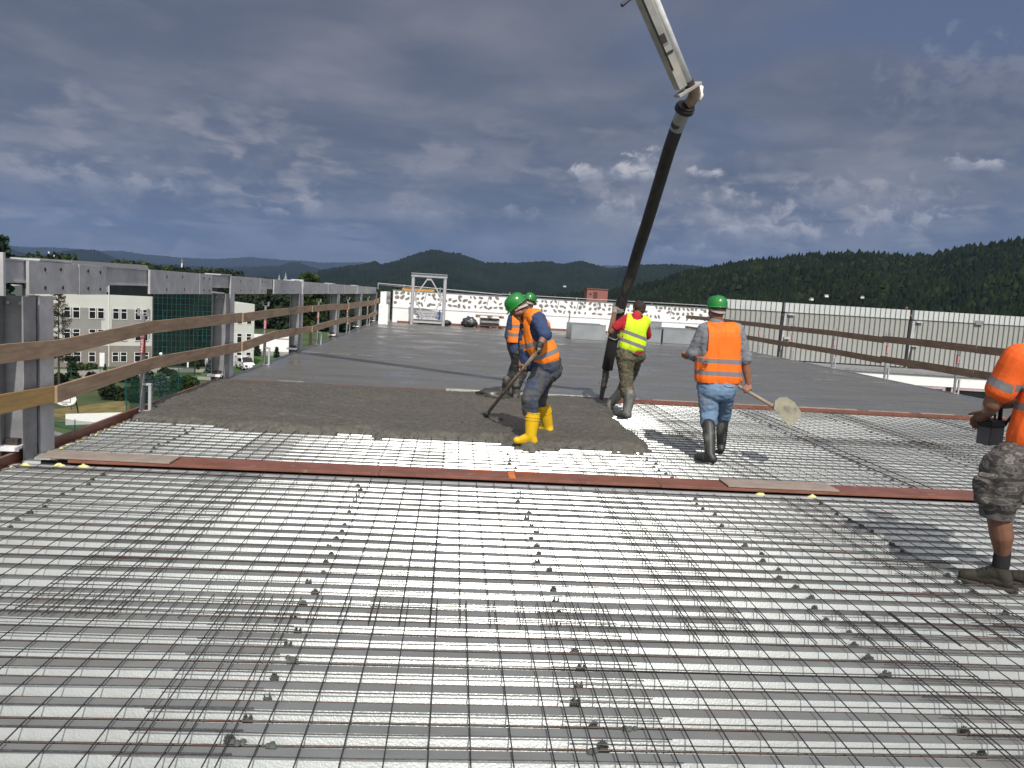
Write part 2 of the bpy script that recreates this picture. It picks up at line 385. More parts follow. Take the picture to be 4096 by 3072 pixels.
row1 = [(-4.3, -2.35, -4.25, 'far left sheet of the nearest row'), (-2.75+.0, -.70, -2.68, 'second sheet from the left of the nearest row'), (-1.10, .90, -1.07, 'middle sheet of the nearest row, below the glare'), (.50, 2.50, .51, 'sheet right of the middle in the nearest row'), (2.1, 4.1, 2.18, 'far right sheet of the nearest row')]
for i, (a, b, dx, lab) in enumerate(row1): mesh_sheet(a, b, 1.02, 4.02, dx, [1.1, 1.12, 1.1, 1.2, 1.14][i], 'welded rebar mesh, '+lab, z=.004*i)
row2 = [(-3.58, -1.57, -3.53, 'left-hand sheet just in front of the red board'), (-2.03, -.03, -2.0, 'second sheet from left just in front of the red board'), (-.37, 1.62, -.35, 'middle sheet just in front of the red board'), (1.24, 3.26, 1.28, 'sheet with spacers just in front of the red board'), (2.9, 4.9, 2.95, 'sheet under the walking boot in front of the red board'), (4.5, 6.5, 4.55, 'outermost right sheet in front of the red board')]
for i, (a, b, dx, lab) in enumerate(row2): mesh_sheet(a, b, 3.70-.08*(i > 2), 6.66-.08*(i > 2), dx, 3.76+.03*(i % 3), 'welded rebar mesh, '+lab, z=.006+.003*(i % 3))
row3 = [(-3.55, -1.57, -3.5), (-2.03, -.03, -2.0), (-.37, 1.62, -.35), (1.24, 3.24, 1.28), (2.86, 4.86, 2.9), (4.5, 6.5, 4.55), (6.1, 8.1, 6.15), (7.8, 9.8, 7.85), (9.3, 11.15, 9.35)]
nm = ['leftmost sheet between red board and fresh concrete', 'second sheet between red board and fresh concrete', 'third sheet between red board and fresh concrete', 'sheet under the boots of the man carrying a shovel', 'sheet right of the man carrying a shovel, near half', 'sheet behind the walking man in orange', 'third sheet from the right edge, near half', 'second sheet from the right edge, near half', 'sheet at the right edge, near half']
for i, (a, b, dx) in enumerate(row3): mesh_sheet(a, b, 7.03, 9.98, dx, 7.08+.03*(i % 2), 'welded rebar mesh, '+nm[i], z=.004*(i % 3))
nm = ['under the hose man by the fresh concrete', 'in the far row right of the hose man', 'in the far row by the slab, under the shovel blade', 'in the far row, third from the right edge', 'in the far row, second from the right edge', 'in the far row at the right edge']
for i, (a, b, dx) in enumerate(row3[3:]): mesh_sheet(a+.03, b+.03, 9.58, 12.55, dx+.03, 9.64+.04*(i % 2), 'welded rebar mesh, '+nm[i], z=.006+.004*(i % 2))
# a rusty bar laid in every trough of the decking
k = 0; y = 2.679+.030-PITCH*4
while y < 12.5:
    if not (6.6 < y < 7.1):
        x1 = 11.1 if y > 7 else 6.6; yy = y-.012+rnd.uniform(-.008, .008)
        mb = MB(); sg = rnd.uniform(0, 9)
        mb.tube([(x, yy+.008*noise.noise(V((x*.5, y, sg))), ZD-.006+.004*noise.noise(V((x, y*3, sg)))) for x in [XL+.06+(x1-XL-.06)*i/14 for i in range(15)]], .0048, 6)
        o = mb.build('reinforcing_bar', M_['rustbar'], origin=(0, yy, ZD)); tag(o, 'rusty reinforcing bar lying along a trough of the decking', 'rebar', 'rusty bars laid in the decking troughs'); k += 1
    y += PITCH
# extra short laps
for (x0, x1, y) in ((2.35, 3.1, 4.32), (3.0, 3.9, 3.9), (2.75, 3.5, 4.92), (2.3, 2.65, 5.35), (2.4, 2.75, 5.2), (2.5, 2.85, 5.05), (2.28, 2.6, 5.5)):
    o = MB().tube([(x0, y, .014), ((x0+x1)/2, y+.006, .010), (x1, y-.01, .014)], .005, 6).build('reinforcing_bar', M_['rustbar'], origin=(x0, y, 0)); tag(o, 'short loose dark bar lying on the mesh on the right', 'rebar', 'short loose bars on the mesh')
# spacers: little cogged blocks under the mesh
def spacer_mesh():
    mb = MB(); n = 10
    for s in (-.012, .012):
        poly = []
        for i in range(n*2):
            a = 2*pi*i/(n*2); r = .026 if i % 2 else .017; poly.append((cos(a)*r*.8, s-.004, .024+sin(a)*r))
        mb.prism(poly, (0, .008, 0))
    mb.box(-.028, .028, -.006, .006, -.010, .004); mb.tube([(0, -.02, .02), (0, .02, .02)], .010, 8); mb.box(-.02, .02, -.02, .02, -.012, -.004)
    return mb
sp0 = None
rows = {-2.8: ('in the left row of spacers', (4.8, 8.8)), -.71: ('in the row of spacers left of the middle', (2.6, 6.6)), .61: ('in the row of spacers running through the glare', (2.5, 8.2)), 2.13: ('in the long row of spacers right of the glare', (2.4, 8.9)), 3.28: ('in the row of spacers near the walking boot', (4.1, 6.6)), 4.55: ('in the row of spacers behind the shovel', (7.2, 12.3)), 6.0: ('in the outer right row of spacers', (7.2, 12.3))}
for X0, (lab, (ya, yb)) in rows.items():
    y = 2.679+.052
    while y < yb:
        if y > ya and not (6.6 < y < 7.1) and rnd.random() < .9:
            x = X0+rnd.uniform(-.04, .04)
            if sp0 is None: sp0 = spacer_mesh().build('rebar_spacer', M_['spacer']); o = sp0
            else: o = sp0.copy(); C.objects.link(o)
            o.location = (x, y+rnd.uniform(-.01, .01), ZD-.034); o.rotation_euler = (rnd.uniform(-.2, .2), 0, rnd.uniform(-.5, .5)+(pi/2 if (X0 < 1 and rnd.random() < .5 and X0 > -1) else 0))
            s_ = .80+.2*rnd.random(); o.scale = (s_,)*3
            tag(o, 'dark cogged spacer '+lab, 'rebar spacer', 'spacers '+lab)
        y += PITCH
# a few crumbs of concrete on the decking
for i, (x, y) in enumerate((onz(955, 2977, ZD)[:2], onz(1085, 2988, ZD)[:2], onz(2520, 2920, ZD)[:2], onz(2385, 3012, ZD)[:2], onz(1175, 2640, ZD)[:2])):
    mb = MB(); 
    for q in range(5): mb.lathe([(.001, 0), (.014*rnd.uniform(.6, 1.2), .004), (.009, .012), (.001, .016)], (rnd.uniform(-.03, .03), rnd.uniform(-.01, .01), 0), 6)
    o = mb.build('concrete_crumb', M_['spacer']); o.location = (x, y, ZD+.001); tag(o, 'small dried crumb of concrete on the decking in the foreground', 'concrete crumb', 'concrete crumbs in the foreground')

# ---------------------------------------------------------------- planks on the joint
o = MB().box(-3.45, 11.15, 6.80, 6.83, -.16, .004).build('joint_board', M_['gapshade']); tag(o, 'upright board beneath the long red plank, painted near-black as the shaded gap', 'formwork board')
def plank(x0, x1, y0, y1, z, m, label, th=.02, rz=0):
    c = ((x0+x1)/2, (y0+y1)/2, z); o = MB().box(x0, x1, y0, y1, z-th, z).build('plank', m, origin=c, bevel=.002); o.rotation_euler = (0, 0, rz); tag(o, label, 'plank')
pl = empty('plywood_walkway', (0, 6.9, .02), label='long reddish brown plywood board crossing the whole decking', cat='plank')
for (a, b, y0) in ((-3.2, -.6, 0), (-.597, 1.9, .006), (1.903, 4.4, -.004), (4.403, 7.2, .004)):
    o = MB().box(a, b, -.165+y0, .145+y0, -.012, .012).build('board', M_['ply'], pl, bevel=.002)
plank(-3.46, -2.36, 6.74, 7.0, .052, M_['plygrey'], 'pale grey-brown plywood piece at the left end of the long red board', th=.016, rz=-.02)
plank(2.52, 3.55, 6.74, 7.02, .052, M_['plygrey'], 'grey-brown plywood piece lying on the red board right of the middle', th=.016, rz=-.01)
o = MB().box(.54, .60, 6.745, 7.04, .033, .035).box(.2, 1.1, 7.0, 7.03, .033, .035).build('orange_mark', mat('orange_spray', (.55, .16, .04), .6)); tag(o, 'orange sprayed T mark on the long red board', 'paint mark')
def lump(name, cx, cy, cz, sx, sy, sz, m, label, cat, group=None, seed=0):
    bm = bmesh.new(); bmesh.ops.create_icosphere(bm, subdivisions=3, radius=1)
    for v in bm.verts:
        n = v.co.normalized(); v.co = n*(1+.45*noise.noise(n*2.3+V((seed, 0, 0)))+.2*noise.noise(n*6+V((0, seed, 0)))); v.co = V((v.co.x*sx, v.co.y*sy, v.co.z*sz))
    me = bpy.data.meshes.new(name); bm.to_mesh(me); bm.free(); o = link(name, me, m, smooth=True); o.location = (cx, cy, cz); tag(o, label, cat, group); return o
fg = 'yellow foam along the left edge'
y = 6.3; i = 0
while y < 9.0:
    if not 6.75 < y < 7.05: lump('foam_filler', -3.59+rnd.uniform(-.01, .02), y, -.035, .028, .045, .024, M_['foam'], 'lump of yellow foam filler at the left edge of the decking', 'foam', fg, seed=i)
    y += rnd.uniform(.12, .2); i += 1
for i, (x, lab) in enumerate(((-3.25, 'blob of yellow foam at the left end of the grey plank'), (-3.5, 'blob of yellow foam at the foot of the nearest column'), (2.80, 'blob of yellow foam under the grey plank, left one'), (3.28, 'blob of yellow foam under the grey plank, right one'), (-3.05, 'loose strip of yellow foam beside the left plank'))):
    lump('foam_filler', x, 6.70-.04*(i == 1), -.02, .05 if i in (0, 4) else .045, .03, .028, M_['foam'], lab, 'foam', seed=i+40)
# aluminium screed bar
sc = empty('screed_bar', (1.0, 12.5, .05), rz=-.02, label='long pale aluminium screed bar lying at the edge of the smooth slab', cat='screed bar')
MB().box(-1.1, 1.25, -.05, .05, -.02, .03).build('bar', mat('dirty_aluminium', (.42, .42, .38), .5, .3, .2, 4), sc, bevel=.004)
MB().box(-.1, 1.0, -.10, -.05, -.02, .0).build('edge_strip', M_['ply'], sc)

# ---------------------------------------------------------------- left steelwork
def beamz(Y): return 1.675-.0033*(Y-7)
bt = empty('steel_beam', (-3.60, 6.72, 0), label='long grey galvanised beam carried by the columns along the left edge', cat='steel beam')
mb = MB()
def sheared(mb, x0, x1, y0, y1, zt0, zb0, dz0=0, mi=0):
    k = len(mb.v); a, b = beamz(y0), beamz(y1)
    for x in (x0, x1):
        for (yy, q) in ((y0, a), (y1, b)):
            for z in (q-zb0, q-zt0): mb.v.append((x+3.75, yy-7, z))
    mb.f += [tuple(k+i for i in q) for q in ((0, 1, 3, 2), (4, 6, 7, 5), (0, 4, 5, 1), (2, 3, 7, 6), (0, 2, 6, 4), (1, 5, 7, 3))]; mb.mi += [mi]*6
sheared(mb, -3.98, -3.80, 6.86, 37.5, .0, .170); mb.build('web', M_['galv'], bt)
mb = MB(); sheared(mb, -4.0, -3.785, 6.865, 37.5, -.012, -.0005); sheared(mb, -4.0, -3.785, 6.87, 37.5, .1705, .183); mb.build('flange', M_['galv'], bt)
for i, (a, b, d) in enumerate(((7.25, 8.15, .27), (8.17, 8.78, .275), (10.0, 11.85, .27), (11.87, 12.45, .272), (13.48, 15.4, .27), (15.42, 15.95, .272), (16.6, 19.45, .27), (19.75, 22.9, .27), (22.95, 23.4, .262), (23.45, 26.7, .27), (26.8, 30.0, .268), (30.2, 33.2, .27), (33.3, 37.2, .27))):
    mb = MB(); sheared(mb, -3.784 if i % 2 else -3.788, -3.762+(.004 if i % 2 else 0), a, b, -.006, d+.005); pl_ = mb.build('splice_plate', M_['galv'], bt)
    if i < 8:
        L_ = b-a; hb = MB()
        for (fy, fz) in ((.3 if i % 2 == 0 else .33, .06), (.62, .05), (.3, .22), (.66, .215)) if L_ > .8 else ((.3, .05), (.75, .055), (.3, .22), (.75, .225)):
            q = beamz(a+L_*fy); hb.tube([(-3.757+3.75 if i % 2 else -3.761+3.75, a-7+L_*fy, q-fz), (-3.7535+3.75 if i % 2 else -3.7585+3.75, a-7+L_*fy, q-fz)], .017, 12)
        hb.build('bolt_hole', M_['black'], pl_)
for Y in (6.83, 19.58):
    q = beamz(Y); ep = MB().box(-4.03+3.75, -3.74+3.75, Y-7-.02, Y-7+.02, q-.29, q+.055).build('end_plate', M_['galv'], bt, bevel=.003)
    for k2 in range(4):
        for xx in (-.05, -.23):
            z = q-.25+k2*.085; MB().tube([(xx, Y-7-.055, z), (xx, Y-7-.02, z)], .013, 6).tube([(xx, Y-7-.09, z), (xx, Y-7-.055, z)], .008, 8).build('bolt', M_['galv'], ep)
for Y in (7.7, 13.2, 18.9, 24.6, 30.4):
    q = beamz(Y); MB().box(-.27, -.02, Y-7-.25, Y-7+.35, q+.0125, q+.03).build('cap_plate', M_['galv'], bt, bevel=.003)
o = MB().box(-3.85, -3.65, 2.5, 6.52, 1.46, 1.69).build('steel_beam', M_['galvdark']); tag(o, 'short grey beam end at the left frame edge before the bolted plate', 'steel beam')

cl = ['nearest grey steel column with white seat bracket, behind the first boards', 'second grey steel column along the left edge', 'third grey steel column along the left edge', 'fourth grey steel column along the left edge', 'fifth grey steel column along the left edge', 'last grey steel column by the white wall']
def column():
    c = empty('steel_column', (-3.75, 7, 0))
    # front H profile
    mb = MB(); mb.box(-.105, -.09, -.13, .05, -.6, 1.38).box(.10, .115, -.15, .05, -.6, 1.38).box(-.089, .099, -.055, -.045, -.6, 1.38)
    mb.build('front_profile', M_['galvdark'], c)
    mb = MB(); mb.box(-.02, .0, .17, .34, -.6, 1.38).box(.09, .108, .12, .36, -.6, 1.38).box(.001, .089, .24, .25, -.6, 1.38)
    mb.build('rear_profile', M_['galv'], c)
    MB().box(-.14, .09, -.2, -.056, .09, .105).box(-.14, .09, -.2, -.19, .07, .0899).build('seat_bracket', M_['bwhite'], c)
    MB().box(-.06, .04, -.12, -.057, .107, .16).build('rust_shoe', M_['rustbar'], c)
    MB().box(.0, .085, .1, .16, .42, .435).build('upper_bracket', M_['bwhite'], c)
    for dx in (-.05, .05): MB().tube([(dx, -.075, 1.32), (dx, -.056, 1.32)], .014, 6).build('bolt', M_['galv'], c)
    return c
bt.scale = (1, .96, 1)
c0 = column()
for i in range(6):
    c = c0 if i == 0 else copy_tree(c0); c.location = (-3.72, 7.0+5.8*i - (.1 if i == 5 else 0), 0); tag(c, cl[i], 'steel column', 'steel columns along the left edge')

# ---------------------------------------------------------------- guard rails
def text_mesh(s, size, m, parent, M4, name='lettering'):
    cu = bpy.data.curves.new('t', 'FONT'); cu.body = s; cu.size = size; cu.extrude = .0008; cu.align_x = 'CENTER'; cu.align_y = 'CENTER'
    t = bpy.data.objects.new('t', cu); C.objects.link(t); dg = bpy.context.evaluated_depsgraph_get()
    me = bpy.data.meshes.new_from_object(t.evaluated_get(dg)); bpy.data.objects.remove(t); me.name = name; me.materials.clear()
    o = link(name, me, m, parent); o.matrix_local = M4; return o
def rail_post():
    p = empty('guardrail_post', (0, 0, 0))
    MB().tube([(0, 0, -.02), (0, 0, .75)], .028, 10).tube([(0, 0, .75), (0, 0, 1.10)], .022, 10).build('tube', M_['galvdark'], p, smooth=False)
    f = MB().bar((-.05, 0, 1.11), (.05, 0, 1.11), .03, .012).bar((-.05, 0, 1.11), (-.055, 0, 1.19), .012, .03, upv=(1, 0, 0)).bar((.05, 0, 1.11), (.055, 0, 1.19), .012, .03, upv=(1, 0, 0)).build('fork_head', M_['galvdark'], p)
    MB().box(.075, .105, -.02, .02, -.005, .30).box(.0, .105, -.025, .025, .301, .325).box(-.03, .10, -.03, .03, -.01, -.005+.012).build('clamp_leg', M_['galv'], p)
    for z in (1.0, .54): MB().tube([(0, -.02, z), (.0, -.045, z), (.07, -.045, z)], .008, 6).build('rail_hook', M_['galvdark'], p)
    lb = MB().tube([(0, 0, .66), (0, 0, .86)], .0295, 12).build('label_sleeve', M_['red'], p)
    text_mesh('RINGER', .045, M_['bwhite'], lb, Matrix.Translation((.006, -.0302, .76)) @ Euler((pi/2, -pi/2, 0)).to_matrix().to_4x4())
    return p
p0 = rail_post(); first = True
for i, Y in enumerate((9.35, 15.2, 20.95, 26.5, 32.4)):
    o = p0 if first else copy_tree(p0); first = False
    o.location = (-3.60, Y, .035); o.rotation_euler = (-.015, .0, 0)
    tag(o, ['nearest', 'second', 'third', 'fourth', 'farthest'][i]+' grey post with a forked head holding the left wooden rails', 'guardrail post', 'posts of the left guard rail')
for i, Y in enumerate((16.7, 19.6, 22.5, 25.4, 28.3, 31.3, 34.3)):
    o = copy_tree(p0); o.location = (11.2, Y, .03); o.rotation_euler = (0, 0, pi)
    o.rotation_euler = (0, -.02, 0)
    tag(o, ['first from the right', 'second from the right', 'third from the right', 'fourth from the right', 'fifth from the right', 'sixth from the right', 'last before the white wall'][i]+', grey forked post of the right guard rail', 'guardrail post', 'posts of the right guard rail')
def rail(pts, label, m, th=.025, sgn=1):
    """pts: (x, y, ztop, zbot)"""
    mb = MB(); n = 7; P = []
    for k in range(len(pts)-1):
        for i in range(n):
            t = i/n; P.append([pts[k][j]*(1-t)+pts[k+1][j]*t for j in range(4)])
    P.append(list(pts[-1])); c = P[0][:3]
    for p in P: mb.v += [(p[0]-c[0]+s, p[1]-c[1], z-c[2]) for s in (0, th*sgn) for z in (p[2], p[3])]
    for i in range(len(P)-1):
        a = 4*i; b = a+4; mb.f += [(a, b, b+1, a+1), (a+2, a+3, b+3, b+2), (a, a+2, b+2, b), (a+1, b+1, b+3, a+3)]; mb.mi += [0]*4
    mb.f += [(0, 1, 3, 2), (4*len(P)-4, 4*len(P)-2, 4*len(P)-1, 4*len(P)-3)]; mb.mi += [0]*2
    o = mb.build('wooden_rail', m); o.location = c; tag(o, label, 'wooden rail', 'boards of the guard rails')
g = 'left guard rail'
rail([(-3.58, 4.9, 1.0, .85), (-3.57, 6.5, 1.01, .86), (-3.57, 7.35, .99, .845), (-3.56, 9.4, 1.08, .935), (-3.57, 13.4, 1.07, .915)], 'nearest upper board of the left guard rail, weathered brown', M_['wood'])
rail([(-3.54, 13.35, 1.065, .91), (-3.55, 15.7, 1.08, .925), (-3.54, 19.6, 1.075, .93)], 'second upper board of the left guard rail', M_['wood'])
rail([(-3.51, 19.5, 1.07, .925), (-3.53, 22.5, 1.07, .90), (-3.5, 25.8, 1.02, .83)], 'third upper board of the left guard rail', M_['wood'])
rail([(-3.47, 25.7, 1.04, .84), (-3.5, 29.5, 1.05, .86), (-3.45, 33.1, 1.04, .85)], 'fourth upper board of the left guard rail', M_['wood'])
rail([(-3.42, 33.0, 1.06, .88), (-3.3, 35.0, 1.18, .98), (-3.1, 36.7, 1.26, 1.06)], 'last upper board of the left guard rail, by the white wall', M_['wood'])
rail([(-3.60, 4.8, .60, .44), (-3.58, 6.5, .61, .455), (-3.58, 7.28, .58, .435)], 'yellow new lower board of the left guard rail at the frame edge', M_['woodnew'])
rail([(-3.55, 7.24, .585, .43), (-3.56, 9.6, .65, .51), (-3.56, 13.35, .58, .425)], 'second lower board of the left guard rail, grey and long', M_['wood'])
rail([(-3.53, 13.3, .585, .43), (-3.54, 15.7, .65, .49), (-3.53, 19.55, .58, .435)], 'third lower board of the left guard rail', M_['wood'])
rail([(-3.50, 19.5, .58, .43), (-3.52, 22.6, .60, .45), (-3.5, 25.9, .60, .42)], 'fourth lower board of the left guard rail', M_['wood'])
rail([(-3.46, 25.5, .56, .40), (-3.5, 28.5, .55, .39), (-3.47, 31.5, .49, .35)], 'fifth lower board of the left guard rail', M_['wood'])
rail([(-3.43, 31.4, .52, .37), (-3.4, 34.3, .62, .46), (-3.2, 36.6, .78, .6)], 'last lower board of the left guard rail, by the white wall', M_['wood'])
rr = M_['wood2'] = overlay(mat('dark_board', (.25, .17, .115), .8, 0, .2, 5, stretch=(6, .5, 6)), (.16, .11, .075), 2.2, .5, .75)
for i, (a, b, lab) in enumerate(((11.5, 16.1, 'nearest'), (16.05, 19.8, 'second'), (19.75, 25.6, 'third'), (25.55, 31.5, 'fourth'), (31.45, 37.6, 'farthest'))):
    q = .015*(i % 2); w = .02*sin(i*2.1)
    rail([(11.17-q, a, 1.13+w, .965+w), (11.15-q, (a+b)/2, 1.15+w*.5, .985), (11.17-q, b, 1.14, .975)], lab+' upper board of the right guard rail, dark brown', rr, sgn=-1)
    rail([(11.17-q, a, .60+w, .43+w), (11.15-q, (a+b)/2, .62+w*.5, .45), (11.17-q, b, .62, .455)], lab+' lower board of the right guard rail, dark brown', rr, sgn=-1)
yp = onx(217, 1775, -3.78); o = MB().tube([(-3.66, 7.34, -1.2), (-3.645, 7.33, .90)], .018, 10).build('yellow_pole', M_['yellowpole'], origin=(-3.79, 7.36, 0)); tag(o, 'thin yellow-ochre upright pole behind the left boards', 'pole')

# ---------------------------------------------------------------- far end of the floor
WA = V((-2.95, 36.95, 0)); WB = V((12.9, 39.6, 0)); wd = (WB-WA).normalized(); wn = V((wd.y, -wd.x, 0)); ang = atan2(wd.y, wd.x); WL = (WB-WA).length
fwll = empty('insulated_wall', WA, ang, 'long white insulation board wall spotted with grey adhesive blobs', 'wall')
M_['eps'] = mat('white_insulation', (.80, .80, .80), .75, 0, .03, 3); M_['glue'] = mat('grey_adhesive', (.20, .185, .165), .85, 0, .25, 12, bump=.5, bscale=30)
MB().box(0, WL, 0, .3, -.1, 1.50).build('wall_panel', M_['eps'], fwll)
MB().box(0, WL, -.03, -.001, -.1, .70).build('lower_panel', M_['eps'], fwll)
MB().box(-.0, WL, -.055, -.001, .701, .745).build('ledge', mat('ledge_strip', (.62, .62, .60), .7), fwll)
MB().box(-.02, WL, -.03, .34, 1.502, 1.53).build('coping', M_['galvdark'], fwll)
for Zr in ((-.5, 1.62, 1.5), ): pass
rl = MB().tube([(-.7, .2, 1.78), (5.2, .2, 1.60)], .018, 6).tube([(-.7, .25, 1.72), (2.1, .25, 1.62)], .012, 6)
for x in (-.7, .5, 2.2, 5.6, 9, 13): rl.tube([(x, .2, 1.5), (x, .2, 1.8-max(0, x)*.014)], .015, 6)
rl.tube([(5.2, .2, 1.62), (WL, .2, 1.66)], .015, 6); rl.build('pipe_rail', M_['galv'], fwll)
MB().box(.4, 1.9, -.02, .28, 1.531, 1.62).build('yellow_board', M_['yellowpole'], fwll)
gb = MB(); rb = random.Random(3)
def blob(x, z, rx, rz, th=.012):
    n = 9; ph = rb.uniform(0, 6); poly = []
    sk = rb.uniform(-.5, .5)
    for i in range(n):
        a = -2*pi*i/n; q = 1+.25*sin(a*2+ph)+.2*rb.uniform(-1, 1); poly.append((x+cos(a)*rx*q+sk*sin(a)*rz, -.001, z+sin(a)*rz*q))
    gb.prism(poly, (0, -th, 0))
x = .15
while x < WL-.3:
    for (z, j) in ((1.40, .03), (1.20, .05), (.93, .03)):
        for q in range(2):
            if rb.random() < .74: blob(x+rb.uniform(-.05, .05)+q*.24, z+rb.uniform(-j, j), rb.uniform(.055, .11), rb.uniform(.05, .095))
    if rb.random() < .35: gb.prism([(x+.3, -.001, 1.05), (x+.33, -.001, 1.05), (x+.40, -.001, 1.46), (x+.37, -.001, 1.46)], (0, -.01, 0))
    x += .50
gb.build('adhesive_blobs', M_['glue'], fwll)
# return wall at the left end
rw = empty('return_wall', (-3.02, 34.2, 0), pi/2+.02, 'short white wall with adhesive blobs turning the far left corner', 'wall')
MB().box(0, 2.7, 0, .25, -.1, 1.42).build('wall_panel', M_['eps'], rw); gb = MB()
for i in range(10):
    for z in (1.18, .9): blob(.25+i*.25, z, .05, .08)
gb.build('adhesive_blobs', M_['glue'], rw); MB().box(-.05, -.001, -.1, .3, -.1, .9).build('end_board', M_['bwhite'], rw)
o = MB().box(0, 10.3, -.05, 0, -.1, .12).build('edge_board', M_['ply']); o.location = (-2.7, 36.55, 0); o.rotation_euler = (0, 0, ang); tag(o, 'red-brown board lying along the foot of the white wall', 'formwork board')
mb = MB()
for i in range(26): mb.box(i*.16, i*.16+.155, -.04-.03*rnd.random(), 0, 0, .03+.05*rnd.random())
o = mb.build('brick_row', M_['ply']); o.location = (-2.2, 36.2, .03); o.rotation_euler = (0, 0, ang); tag(o, 'broken red-brown edging in front of the steel frame', 'edging')
# steel gantry frame
gf = empty('gantry', (-1.98, 35.5, .03), .03, 'grey freestanding steel frame with diamond bracing at the far left corner', 'steel frame')
gm = mat('light_grey_steel', (.42, .43, .44), .5, .2, .08)
for x in (0, 1.42): MB().tube([(x, 0, 0), (x, 0, 2.12)], .075, 14).build('post', gm, gf)
MB().box(-.09, 1.51, -.09, .09, 2.13, 2.15).box(-.09, 1.51, -.01, .01, 2.16, 2.28).box(-.09, 1.51, -.09, .09, 2.281, 2.30).build('top_beam', gm, gf)
MB().box(.08, 1.34, -.08, .08, .10, .115).box(.08, 1.34, -.01, .01, .116, .25).box(.08, 1.34, -.08, .08, .251, .265).build('bottom_beam', gm, gf)
for a, b in (((.10, 0, 1.22), (.64, 0, 2.08)), ((.78, 0, 2.08), (1.32, 0, 1.22)), ((.10, 0, 1.14), (.62, 0, .30)), ((.80, 0, .30), (1.32, 0, 1.14))): MB().bar(a, b, .05, .06, upv=(0, 1, 0)).build('brace', gm, gf)
for (x, z) in ((.71, 2.06), (.71, .31), (.12, 1.18), (1.30, 1.18)): MB().box(x-.11, x+.11, -.035, -.03, z-.05, z+.05).build('gusset', gm, gf)
st = empty('steel_stack', (-1.75, 36.1, .1), .05, 'stack of grey steel members behind the freestanding frame', 'steel stack')
for i in range(4): MB().box(-.05*i, 1.05-.06*i, -.1, .1, .1+i*.12, .18+i*.12).build('member', gm, st)
MB().box(0, .08, -.2, -.12, 0, .55).box(.9, .98, -.2, -.12, 0, .55).build('support', gm, st)
o = MB().tube([(0, 0, 0), (0, 0, .1), (.02, 0, .2), (0, 0, .3), (.01, 0, .42)], [.04, .05, .035, .05, .02], 8).build('blue_bottle', mat('blue_plastic', (.02, .07, .35), .4)); o.location = (-.75, 35.7, .30); tag(o, 'small upright blue object beside the freestanding frame', 'bottle')
lump('rubber_pile', -.40, 35.9, .16, .20, .14, .13, M_['black'], 'small black heap right of the freestanding frame', 'heap', seed=3)
o = lump('wrapped_pile', .62, 36.0, .25, .34, .25, .24, mat('black_wrap', (.05, .05, .055), .35, 0, .5, 4, bump=.6, bscale=8), 'black foil-wrapped pile left of the pallet', 'pile', seed=9)
def pallet(mb, z):
    for x in (-.55, 0, .55): mb.box(x-.06, x+.06, -.4, .4, z, z+.09)
    for y in (-.36, 0, .36): mb.box(-.6, .6, y-.06, y+.06, z+.091, z+.115)
    return mb
ps = empty('pallet_stack', (1.55, 36.2, .04), .1, 'dark stack of material under a wooden pallet by the white wall', 'stack')
pallet(MB(), 0).build('lower_pallet', M_['ply'], ps)
for k in range(3): MB().box(-.42, .42, -.3, .3, .13+k*.11, .22+k*.11).build('packed_sheets', M_['galvdark'] if k % 2 else M_['black'], ps)
pallet(MB(), .46).build('upper_pallet', M_['wood'], ps)
o = MB().box(-.02, .02, -.01, .01, 0, .95).build('rusty_stake', M_['rustbar']); o.location = (4.75, 33.2, .03); o.rotation_euler = (0, .07, 0); tag(o, 'thin rusty upright stake behind the metal curb', 'stake')
def curb(x0, y0, w, d, h, label, rz=0):
    c = empty('metal_curb', (x0, y0, .03), rz, label, 'metal curb', 'galvanised curbs on the slab')
    gmz = M_['curb']
    MB().box(0, w, 0, .02, 0, h).build('front_panel', gmz, c); MB().box(0, w, d-.02, d, 0, h).build('back_panel', gmz, c)
    MB().box(0, .02, .021, d-.021, 0, h).build('end_panel', gmz, c); MB().box(w-.02, w, .021, d-.021, 0, h).build('end_panel', gmz, c)
    MB().box(-.012, w+.012, -.014, .03, h+.001, h+.02).box(-.012, w+.012, d-.03, d+.012, h+.001, h+.02).build('rim', gmz, c)
    MB().box(-.01, w+.01, -.03, d+.01, -.006, .012).build('base_gap', M_['black'], c)
M_['curb'] = mat('sheet_metal', (.34, .36, .37), .42, .55, .12, 1.5)
curb(4.55, 30.6, 1.36, 1.3, .60, 'grey sheet metal curb behind the bent man in orange vest', .02)
curb(7.35, 31.2, .95, 1.2, .56, 'grey sheet metal curb just right of the man in yellow vest', .02)
curb(8.4, 31.3, 1.55, 1.3, .60, 'grey sheet metal curb left of the man carrying a shovel', .02)
curb(8.8, 35.4, .6, .5, .72, 'small far curb against the white wall', .02)
